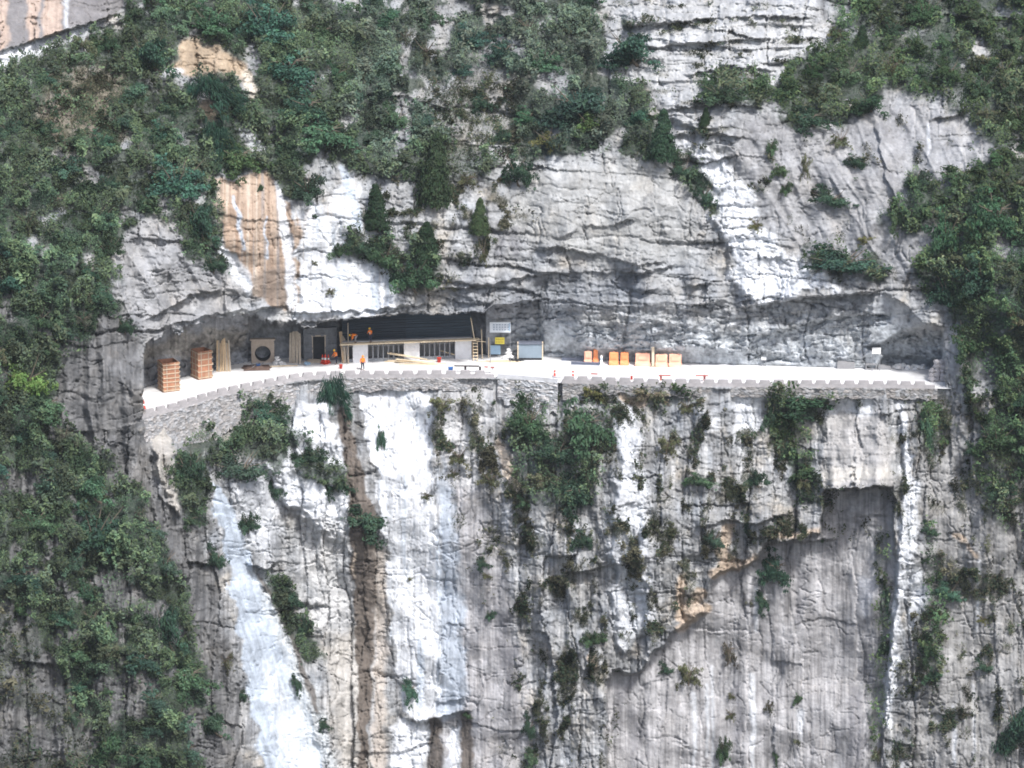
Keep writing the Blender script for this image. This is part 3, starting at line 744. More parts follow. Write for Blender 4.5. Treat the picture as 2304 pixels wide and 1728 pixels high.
# sandy banks among the bushes
paint(poly([(362, 168), (392, 128), (402, 98), (450, 88), (505, 108), (548, 142), (556, 172), (480, 166), (410, 172)], 9), np.array((.34, .265, .19)) * (1 + .45 * med[..., None] + .2 * fin[..., None]), .95)
paint(stroke([(462, 240, 14), (478, 262, 20)], 7), np.array((.32, .25, .18)), .9)
paint(stroke([(548, 165, 8), (572, 205, 12), (560, 238, 12)], 6), np.array((.62, .56, .48)), .9)
paint(stroke([(535, 285, 11), (565, 310, 12), (588, 345, 8)], 5), WHITE * .85, .9)
paint(stroke([(325, 178, 9), (352, 190, 13), (375, 208, 9)], 5), np.array((.56, .55, .54)), .9)
paint(stroke([(370, 165, 12), (405, 160, 8)], 5), WHITE * .85, .85)
paint(stroke([(408, 305, 5), (415, 325, 4)], 5), WHITE * .7, .8)
paint(stroke([(432, 302, 4), (440, 325, 4)], 5), WHITE * .7, .8)

# ------------------------------------------------------------------ where things grow
THICK = [  # outline, density, tint index
    ([(-260, 190), (0, 152), (60, 140), (140, 100), (270, 66), (300, 0), (300, -140), (1340, -140), (1345, 0), (1420, 60), (1440, 100), (1400, 170), (1460, 200), (1480, 240), (1470, 290), (1500, 330), (1520, 360), (1400, 345), (1280, 345), (1190, 362),
      (1140, 350), (1090, 400), (1010, 400), (960, 420), (900, 400), (830, 392), (770, 372), (720, 362), (680, 372), (690, 440), (650, 430), (600, 378), (482, 392), (492, 520), (500, 600), (440, 590), (420, 560), (400, 510), (340, 465), (270, 540), (252, 600),
      (262, 660), (275, 700), (220, 720), (190, 790), (130, 830), (110, 900), (-260, 900)], 1.0, 0),
    ([(-260, 880), (110, 890), (150, 960), (230, 1020), (290, 1080), (325, 1130), (375, 1220), (410, 1330), (440, 1450), (475, 1600), (450, 1728), (440, 1860), (230, 1860), (200, 1640), (120, 1480), (60, 1380), (-260, 1300)], .80, 0),
    ([(-260, 1280), (60, 1380), (120, 1480), (200, 1640), (230, 1860), (-260, 1860)], .3, 2),
    ([(1830, -140), (2560, -140), (2560, 1080), (2304, 1060), (2220, 1020), (2185, 940), (2160, 860), (2170, 760), (2130, 690), (2080, 650), (2055, 600), (2090, 545), (2110, 500), (2040, 520), (1990, 500), (2030, 430), (2070, 370), (2110, 440), (2160, 400),
      (2250, 330), (2200, 290), (2120, 235), (2000, 195), (1930, 260), (1880, 280), (1770, 280), (1745, 250), (1790, 220), (1745, 190), (1770, 150), (1850, 110), (1880, 60)], .95, 1),
    ([(2180, 1000), (2304, 1040), (2560, 1040), (2560, 1260), (2304, 1230), (2230, 1160), (2190, 1100)], .5, 1),
    ([(1565, 180), (1660, 165), (1790, 200), (1780, 245), (1700, 235), (1570, 235)], .8, 1),
    ([(1800, 560), (1860, 550), (1990, 590), (1985, 630), (1880, 620), (1815, 590)], .9, 1),
    ([(560, 900), (640, 890), (650, 960), (720, 1010), (790, 1090), (780, 1110), (700, 1080), (640, 1010), (640, 1060), (560, 1030), (490, 1040), (400, 1010), (400, 985), (470, 985), (540, 960)], .7, 0),
    ([(600, 1290), (650, 1310), (690, 1380), (720, 1480), (690, 1490), (650, 1420), (610, 1340)], .8, 0),
    ([(380, 1000), (470, 1030), (460, 1120), (480, 1200), (430, 1180), (390, 1100)], .9, 0),
    ([(1130, 950), (1200, 880), (1280, 940), (1360, 880), (1380, 960), (1360, 1040), (1340, 1130), (1280, 1160), (1200, 1140), (1160, 1060)], .38, 0),
    ([(1720, 880), (1890, 890), (1840, 930), (1800, 960), (1820, 1040), (1850, 1130), (1800, 1130), (1750, 1020)], .65, 1),
    ([(1400, 880), (1570, 880), (1560, 905), (1480, 930), (1420, 900)], .35, 1),
    ([(780, 520), (860, 545), (940, 540), (985, 580), (975, 650), (900, 640), (860, 600), (800, 580)], .85, 0),
    ([(1520, 370), (1580, 380), (1615, 440), (1600, 480), (1560, 440)], .7, 0),
    ([(2065, 900), (2110, 905), (2115, 1010), (2090, 1030), (2070, 980)], .6, 1),
    ([(1975, 1180), (2000, 1260), (1995, 1440), (1985, 1640), (1965, 1728), (1955, 1640), (1975, 1440)], .35, 1),
    ([(2080, 1180), (2110, 1240), (2130, 1420), (2100, 1560), (2075, 1470)], .35, 1),
]
BARE = [  # outline, how much of the growth it takes away
    ([(358, 172), (388, 128), (398, 96), (450, 84), (508, 106), (552, 142), (585, 210), (560, 245), (545, 180), (480, 168), (410, 178)], 1.0),
    ([(-260, -140), (300, -140), (290, 5), (200, 56), (140, 82), (130, 108), (60, 134), (0, 157), (-260, 240)], 1.0),
    ([(445, 240), (470, 232), (500, 250), (490, 278), (460, 278)], .9), ([(525, 280), (560, 290), (600, 345), (590, 360), (550, 325)], .85),
    ([(310, 170), (380, 160), (385, 210), (340, 200)], .8), ([(150, 150), (260, 150), (280, 220), (250, 300), (120, 320), (80, 260)], .85),
    ([(940, 225), (1020, 150), (1100, 150), (1190, 170), (1160, 230), (1150, 300), (1180, 330), (1130, 345), (1040, 330), (1000, 300), (950, 262)], .92),
    ([(960, 50), (1020, 50), (1020, 95), (965, 90)], .7), ([(395, 300), (450, 298), (450, 330), (400, 330)], .7), ([(1000, 300), (1100, 320), (1080, 400), (980, 400)], .55),
    ([(2000, 60), (2100, 60), (2090, 90), (2010, 90)], .6), ([(2240, 20), (2300, 20), (2300, 55), (2240, 50)], .8), ([(2180, 790), (2240, 780), (2245, 900), (2190, 910)], .75),
    ([(1900, 60), (1975, 60), (1975, 85), (1900, 90)], .7), ([(30, 560), (60, 540), (100, 640), (60, 700)], .4), ([(225, 1300), (300, 1290), (310, 1380), (240, 1380)], .8), ([(2060, 205), (2180, 190), (2190, 250), (2080, 260)], .55),
    ([(130, 780), (230, 740), (300, 800), (310, 920), (200, 960), (140, 900)], .85),
]
dens = np.zeros(U.shape, F32); tint = np.zeros(U.shape, np.int8)
for pts, d, t in THICK:
    m = poly(pts, 12, 1.3) * d
    tint = np.where(m > dens, t, tint); dens = np.maximum(dens, m)
grey = poly([(760, -140), (1345, -140), (1440, 120), (1400, 180), (1480, 330), (1180, 350), (1000, 330), (800, 380), (760, 260), (820, 120)], 50, 2)
tint = np.where((tint == 0) & (grey * .8 + .3 * fbm(Xm * .2, Vm * .2, 905, 3) > .5), 3, tint)
BARE.append(([(1222, 870), (1262, 870), (1268, 960), (1240, 1000), (1226, 950)], .95))
for pts, d in BARE: dens *= 1 - poly(pts, 14, 1.2) * d
run_v = fbm(Xm * .7, Vm * .07, 907, 3)
gap = fbm(Xm * .22, Vm * .22, 911, 4) + grey * .16 + .14 * fbm(Xm * .9, Vm * .9, 912, 3)
spurgap = poly([(-260, 1120), (150, 1080), (330, 1140), (440, 1210), (540, 1500), (540, 1860), (-260, 1860)], 60) * (.16 + .3 * run_v)
dens = dens * (1 - .95 * sstep(.20, .34, gap + spurgap))
dens = np.where(floor_m | wall_m, 0, dens)
# dry tufts in the joints of the bare rock
dry = sstep(.0, .34, fbm(Xm * .4, Vm * .2, 921, 5, .62)) * lo_m * (1 - np.clip(m_w2 + m_w3 + m_bo + m_sp + m_sl + m_rc * .75 + m_sw * .7, 0, 1))
dry = dry * (poly([(960, 900), (1380, 880), (1380, 1728), (1250, 1860), (1100, 1860), (1150, 1500), (1080, 1300), (1000, 1100)], 40) * .9 + poly([(1380, 870), (2100, 870), (2000, 1180), (1700, 1230), (1500, 1420), (1380, 1480)], 40) * .8 * sstep(870, 940, V) + poly([(2020, 880), (2560, 1000), (2560, 1860), (1980, 1860), (2050, 1300)], 40) * .6)
dry += up_m * sstep(.0, .4, fbm(Xm * .4, Vm * .4, 931, 4, .6)) * (poly([(820, 390), (1010, 400), (1190, 340), (1180, 520), (1080, 560), (1000, 640), (930, 660), (820, 560)], 30) * 1.1 + poly([(1440, 330), (1580, 330), (1560, 380), (1440, 360)], 20) * .7)
dry += up_m * poly([(150, 150), (270, 150), (290, 220), (260, 310), (110, 330), (70, 260)], 35, 2) * (.6 + gap) + up_m * poly([(950, 190), (1180, 160), (1170, 340), (1000, 360)], 30) * .4
dry += up_m * m_st * .5 * sstep(.1, .4, fbm(Xm * .3, Vm * .9, 935, 3)) + up_m * m_fr * .28 * sstep(.2, .45, fbm(Xm * .5, Vm * .25, 937, 3))
dry = np.clip(np.where(floor_m | wall_m, 0, dry), 0, 1)
paint(poly([(150, 150), (270, 150), (290, 220), (260, 310), (110, 330), (70, 260)], 30, 2), np.array((.20, .165, .125)) * (1 + .5 * fin[..., None]), .85)
# earth and leaf mould under the growth
paint(np.clip(dens * 1.5, 0, 1), SOIL * (1 + .5 * med[..., None]), .85)
paint(dry, np.array((.15, .135, .095)) * (1 + .5 * fin[..., None]), .7)
# dark dirt in the thin joints
for sx, sy, w, sd, k in ((.5, .16, .012, 941, .6), (.16, .42, .012, 943, .6), (.9, .3, .012, 945, .45)):
    n = perlin(wX * sx, wV * sy, sd) + .3 * perlin(wX * sx * 4, wV * sy * 4, sd + 1) + .12 * perlin(wX * sx * 11, wV * sy * 11, sd + 2)
    paint(np.exp(-(n / w) ** 2) * sstep(-.1, .25, fbm(Xm * .2, Vm * .2, sd + 5, 3)) * (1 - smooth_rock * .7), np.array((.07, .07, .075)), k)
C = C * np.array((.99, 1.0, 1.01), F32)
C = np.clip(C, .02, .80)

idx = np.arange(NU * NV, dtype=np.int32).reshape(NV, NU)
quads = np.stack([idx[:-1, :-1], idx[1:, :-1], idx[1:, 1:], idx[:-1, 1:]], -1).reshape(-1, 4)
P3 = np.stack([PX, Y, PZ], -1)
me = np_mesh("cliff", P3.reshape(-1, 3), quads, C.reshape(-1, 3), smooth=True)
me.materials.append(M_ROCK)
cliff = bpy.data.objects.new("cliff", me); COL.objects.link(cliff)
tag(cliff, "grey limestone cliff face streaked white and tan, cut by a road ledge", "cliff", kind="structure")


def front_of(u0, u1, v0, v1):
    i0, i1 = int((u0 - us[0]) / STEP), int((u1 - us[0]) / STEP) + 2; j0, j1 = int((v0 - vs[0]) / STEP), int((v1 - vs[0]) / STEP) + 2
    return float(Y[j0:j1, i0:i1].min())


def rock_at(u, v):
    i = int(round((u - us[0]) / STEP)); j = int(round((v - vs[0]) / STEP))
    i = min(max(i, 0), NU - 1); j = min(max(j, 0), NV - 1)
    return Vector((float(PX[j, i]), float(Y[j, i]), float(PZ[j, i])))


# ------------------------------------------------------------------ leaves
def leaf_mesh(cen, nrm, size, col, rng, name, slim=.55, droop=None):
    """diamond leaves (or leaf sprays) as one mesh, from centres and facing directions"""
    n = len(cen)
    r = rng.normal(size=(n, 3)); a = np.cross(nrm, r); a /= np.linalg.norm(a, axis=1, keepdims=True) + 1e-9
    if droop is not None:
        a = droop / (np.linalg.norm(droop, axis=1, keepdims=True) + 1e-9)
    b = np.cross(nrm, a); b /= np.linalg.norm(b, axis=1, keepdims=True) + 1e-9
    s = np.asarray(size).reshape(-1, 1) * np.ones((n, 1))
    bend = nrm * s * .22
    v = np.empty((n, 4, 3))
    v[:, 0] = cen - a * s + bend * -1; v[:, 1] = cen - b * s * slim + bend; v[:, 2] = cen + a * s - bend; v[:, 3] = cen + b * s * slim + bend
    c = np.repeat(col[:, None], 4, 1)
    return np_mesh(name, v.reshape(-1, 3), np.arange(n * 4, dtype=np.int32).reshape(-1, 4), c.reshape(-1, 3), smooth=False)


PAL = np.array([[(.050, .086, .064), (.070, .116, .076), (.100, .158, .094), (.132, .184, .100), (.090, .126, .090), (.112, .138, .086)],
                [(.046, .082, .052), (.064, .112, .064), (.090, .150, .076), (.124, .172, .082), (.082, .120, .078), (.124, .142, .086)],
                [(.052, .070, .046), (.075, .090, .056), (.105, .112, .070), (.050, .078, .050), (.085, .088, .060), (.13, .125, .085)],
                [(.056, .094, .078), (.085, .132, .102), (.118, .168, .128), (.138, .184, .122), (.100, .134, .110), (.145, .168, .128)]])


def scatter(n, field, tints, hmax, size, name, label, seed):
    rng = np.random.RandomState(seed)
    p = field.ravel().astype(np.float64); k = rng.choice(len(p), n, p=p / p.sum())
    j, i = np.divmod(k, NU)
    base = P3.reshape(-1, 3)[k].astype(np.float64)
    x, y = Xm.ravel()[k], Vm.ravel()[k]
    # tufts of different sizes, each with a tone of its own, open joints between them
    wx = x + .9 * perlin(x * .6, y * .6, 5) + .3 * perlin(x * 2, y * 2, 7); wy = y + .9 * perlin(x * .6, y * .6, 6) + .3 * perlin(x * 2, y * 2, 8)
    f1, f2, r1, r2, ox, oy = worley(wx * .30 + 40, wy * .38 + 40, seed + 1)
    f1b, f2b, r1b, r2b, oxb, oyb = worley(wx * .85 + 40, wy * 1.0 + 40, seed + 2)
    keep = ((f2 - f1) > .05 + .05 * rng.uniform(0, 1, n)) & (((f2b - f1b) > .10) | (rng.uniform(0, 1, n) < .35))
    k = k[keep]; n = len(k); base = base[keep]; x = x[keep]; y = y[keep]
    f1, r1, r2, ox, oy, f1b, r1b, r2b, oxb, oyb = (q[keep] for q in (f1, r1, r2, ox, oy, f1b, r1b, r2b, oxb, oyb))
    dome = np.sqrt(np.clip(1 - (f1 * 1.2) ** 2, 0, 1)); domeb = np.clip(1 - (f1b * 1.2) ** 2, 0, 1)
    h = hmax * (dome * (.25 + 1.1 * r1) + .45 * domeb * r1b) * rng.uniform(.15, 1.0, n) ** .45
    out = np.array((0, -.78, .62))
    cen = base + out * h[:, None] + rng.normal(size=(n, 3)) * .10
    nrm = np.stack([ox * 1.0 + oxb * 1.2 + rng.normal(size=n) * .32, -.7 + rng.normal(size=n) * .3, .7 + oy * 1.0 + oyb * 1.2 + rng.normal(size=n) * .3], -1)
    nrm /= np.linalg.norm(nrm, axis=1, keepdims=True)
    t = tints.ravel()[k] if tints is not None else np.full(n, 2)
    ci = (np.clip(r2 * .55 + r1b * .35 + rng.uniform(-.12, .22, n), 0, .999) * 6).astype(int)
    col = PAL[t, ci] * (.50 + .85 * r2b)[:, None] * (.6 + .85 * r1)[:, None] * rng.uniform(.86, 1.14, (n, 1)) * .94
    me = leaf_mesh(cen, nrm, size * (.40 + 1.3 * r1b ** 1.5) * rng.uniform(.6, 1.35, n), col, rng, name)
    me.materials.append(M_LEAF)
    o = bpy.data.objects.new(name, me); COL.objects.link(o)
    tag(o, label, "vegetation", kind="stuff")
    return o


scatter(560000, dens ** 1.1, tint, 1.9, .16, "undergrowth", "dense green undergrowth matting the steep slopes around the bare rock", 41)
scatter(160000, dry ** 1.3, None, .5, .12, "dry_grass", "dry olive and brown grass tufts rooted in joints of the rock", 43)

# ------------------------------------------------------------------ shrubs and trees
def crown_cloud(kind, rng):
    """leaf centres, facing and length for a crown one unit wide, its foot at the origin"""
    cen, nrm, siz, shade = [], [], [], []
    if kind in ("bush", "tree", "loose", "grass"):
        nb = {"bush": 9, "tree": 10, "loose": 9, "grass": 12}[kind]
        for k in range(nb):
            a = 6.283 * k / nb + rng.uniform(-.45, .45); ln = rng.uniform(.30, .58); el = rng.uniform(-.45, 1.2) if kind != "grass" else rng.uniform(-.3, .7)
            dv = np.array((math.cos(a) * math.cos(el), math.sin(a) * math.cos(el), math.sin(el)))
            m = int(rng.randint(4, 8)); tone = rng.uniform(.65, 1.4)
            for q in range(m):
                t = .30 + .75 * q / (m - 1)
                c = np.array((0, 0, .22)) + dv * ln * t * (1, 1, .85 if el < 0 else 1.05) + rng.normal(size=3) * .045 + np.array((0, 0, -.10 * t * t if kind != "grass" else -.28 * t * t))
                R = rng.uniform(.055, .135) * (1.15 - .4 * t) * (.8 if kind == "loose" else 1.1 if kind == "tree" else 1)
                n = int({"bush": 4200, "tree": 4600, "loose": 2600, "grass": 4000}[kind] * R * R) + 8
                d = rng.normal(size=(n, 3)); d /= np.linalg.norm(d, axis=1, keepdims=True)
                rr = R * (.3 + .8 * rng.uniform(0, 1, (n, 1)) + .35 * rng.exponential(.5, (n, 1))) * ((1.25, 1.25, .6) if kind == "tree" else (1.1, 1.1, .85))
                cen.append(c + d * rr); nrm.append(d * (1, 1, .8) + rng.normal(size=(n, 3)) * .35 + (0, -.1, .5))
                siz.append(np.full(n, rng.uniform(.024, .036) if kind != "grass" else .05)); shade.append(np.full(n, tone * rng.uniform(.75, 1.25)))
    elif kind == "conifer":
        for k in range(26):
            z = .08 + .9 * (k / 26) ; R = .42 * (1 - (k / 26)) ** .75 + .04
            for q in range(5):
                a = rng.uniform(0, 6.283); c = np.array((math.cos(a) * R * .62, math.sin(a) * R * .62, z + rng.uniform(-.03, .03)))
                n = 46
                d = rng.normal(size=(n, 3)); d /= np.linalg.norm(d, axis=1, keepdims=True)
                cen.append(c + d * np.array((R * .5 + .02, R * .5 + .02, .055)) * rng.uniform(.4, 1, (n, 1)))
                nrm.append(d + rng.normal(size=(n, 3)) * .5 + (math.cos(a), math.sin(a), .3)); siz.append(np.full(n, .032)); shade.append(np.full(n, rng.uniform(.75, 1.25)))
    cen = np.concatenate(cen); nrm = np.concatenate(nrm); nrm /= np.linalg.norm(nrm, axis=1, keepdims=True)
    return cen, nrm, np.concatenate(siz), np.concatenate(shade)


def make_plant(name, kind, seed):
    rng = np.random.RandomState(seed)
    cen, nrm, siz, shade = crown_cloud(kind, rng)
    base = np.array({"bush": (.070, .120, .078), "tree": (.066, .125, .085), "loose": (.120, .130, .090), "conifer": (.050, .085, .048), "grass": (.042, .090, .062)}[kind])
    n = len(cen)
    col = base * (shade * rng.uniform(.86, 1.15, n))[:, None] * (1 + rng.normal(size=(n, 3)) * .06)
    droop = None
    if kind == "grass":
        droop = np.stack([cen[:, 0] * 1.2, cen[:, 1] * 1.2, -.25 - .5 * np.hypot(cen[:, 0], cen[:, 1])], -1) + rng.normal(size=(n, 3)) * .12
    me = leaf_mesh(cen, nrm, siz * rng.uniform(.6, 1.4, n), np.clip(col, .01, .4), rng, "crown", slim=.55 if kind != "grass" else .14, droop=droop)
    me.materials.append(M_LEAF)
    root = empty(name)
    o = bpy.data.objects.new("crown", me); COL.objects.link(o); o.parent = root
    if kind == "grass": return root
    b = MB(); r = random.Random(seed)
    if kind == "conifer":
        b.tube((0, .3, -.10), (0, .04, .04), .035, .03, 7).tube((0, .04, .04), (0, 0, .5), .03, .022, 7).tube((0, 0, .5), (0, 0, .96), .022, .006, 6)
    else:
        b.tube((0, .40, -.10), (0, .12, .06), .034, .028, 7).tube((0, .12, .06), (.02, 0, .2), .028, .02, 7)
        for k in range(8):
            a = 6.283 * k / 8 + r.uniform(-.3, .3); e = Vector((math.cos(a) * r.uniform(.25, .48), math.sin(a) * r.uniform(.25, .48), r.uniform(.32, .72)))
            mid = Vector((e.x * .4, e.y * .4, .36))
            b.tube((.02, 0, .2), mid, .017, .011, 6).tube(mid, e, .011, .003, 5)
    b.build("trunk" if kind in ("tree", "conifer") else "stem", M_BARK, root)
    return root


KIND_NAME = {"bush": "shrub", "tree": "leafy_tree", "loose": "dry_shrub", "conifer": "conifer", "grass": "grass_clump"}
PROTO = {"bush": 4, "tree": 3, "loose": 3, "conifer": 2, "grass": 2}
TEMPL = {}
for kind, n in PROTO.items():
    TEMPL[kind] = [make_plant(KIND_NAME[kind], kind, 100 + 13 * i + 7 * len(kind)) for i in range(n)]
USED = set()
CATN = {"bush": "shrub", "tree": "tree", "loose": "shrub", "conifer": "conifer tree", "grass": "grass clump"}


def plant(u, v, w, h, kind, label, group=None, tone=None):
    """u, v: photo point of the crown's middle; w, h its size there in pixels"""
    t = rnd.choice(TEMPL[kind])
    if t.name in USED:
        r = t.copy(); COL.objects.link(r)
        for ch in t.children:
            c = ch.copy(); COL.objects.link(c); c.parent = r
    else:
        USED.add(t.name); r = t
    W = w / 20; H = h / 20 / .9
    hz = {"bush": .95, "tree": .95, "loose": .9, "conifer": 1.0, "grass": .66}[kind]
    p = rock_at(u, v + h * .42)
    if p.z > -.6 and p.z < .4 and p.y > -14 and 330 < u < 2120: p = rock_at(u, v)
    r.location = p + Vector((0, -.10 * W, 0))
    r.rotation_euler = (rnd.uniform(-.06, .12), rnd.uniform(-.08, .08), rnd.uniform(-.7, .7))
    r.scale = (W * 1.05, W * .7, H * 1.08 / hz)
    if kind == 'conifer': r.scale = (W * 1.35, W * 1.1, H / hz)
    if tone is None:
        k = rnd.uniform(.72, 1.3); tone = (k * rnd.uniform(.9, 1.2), k, k * rnd.uniform(.8, 1.15))
    for ch in r.children: ch.color = (*tone, 1)
    tag(r, label, CATN[kind], group)
    return r


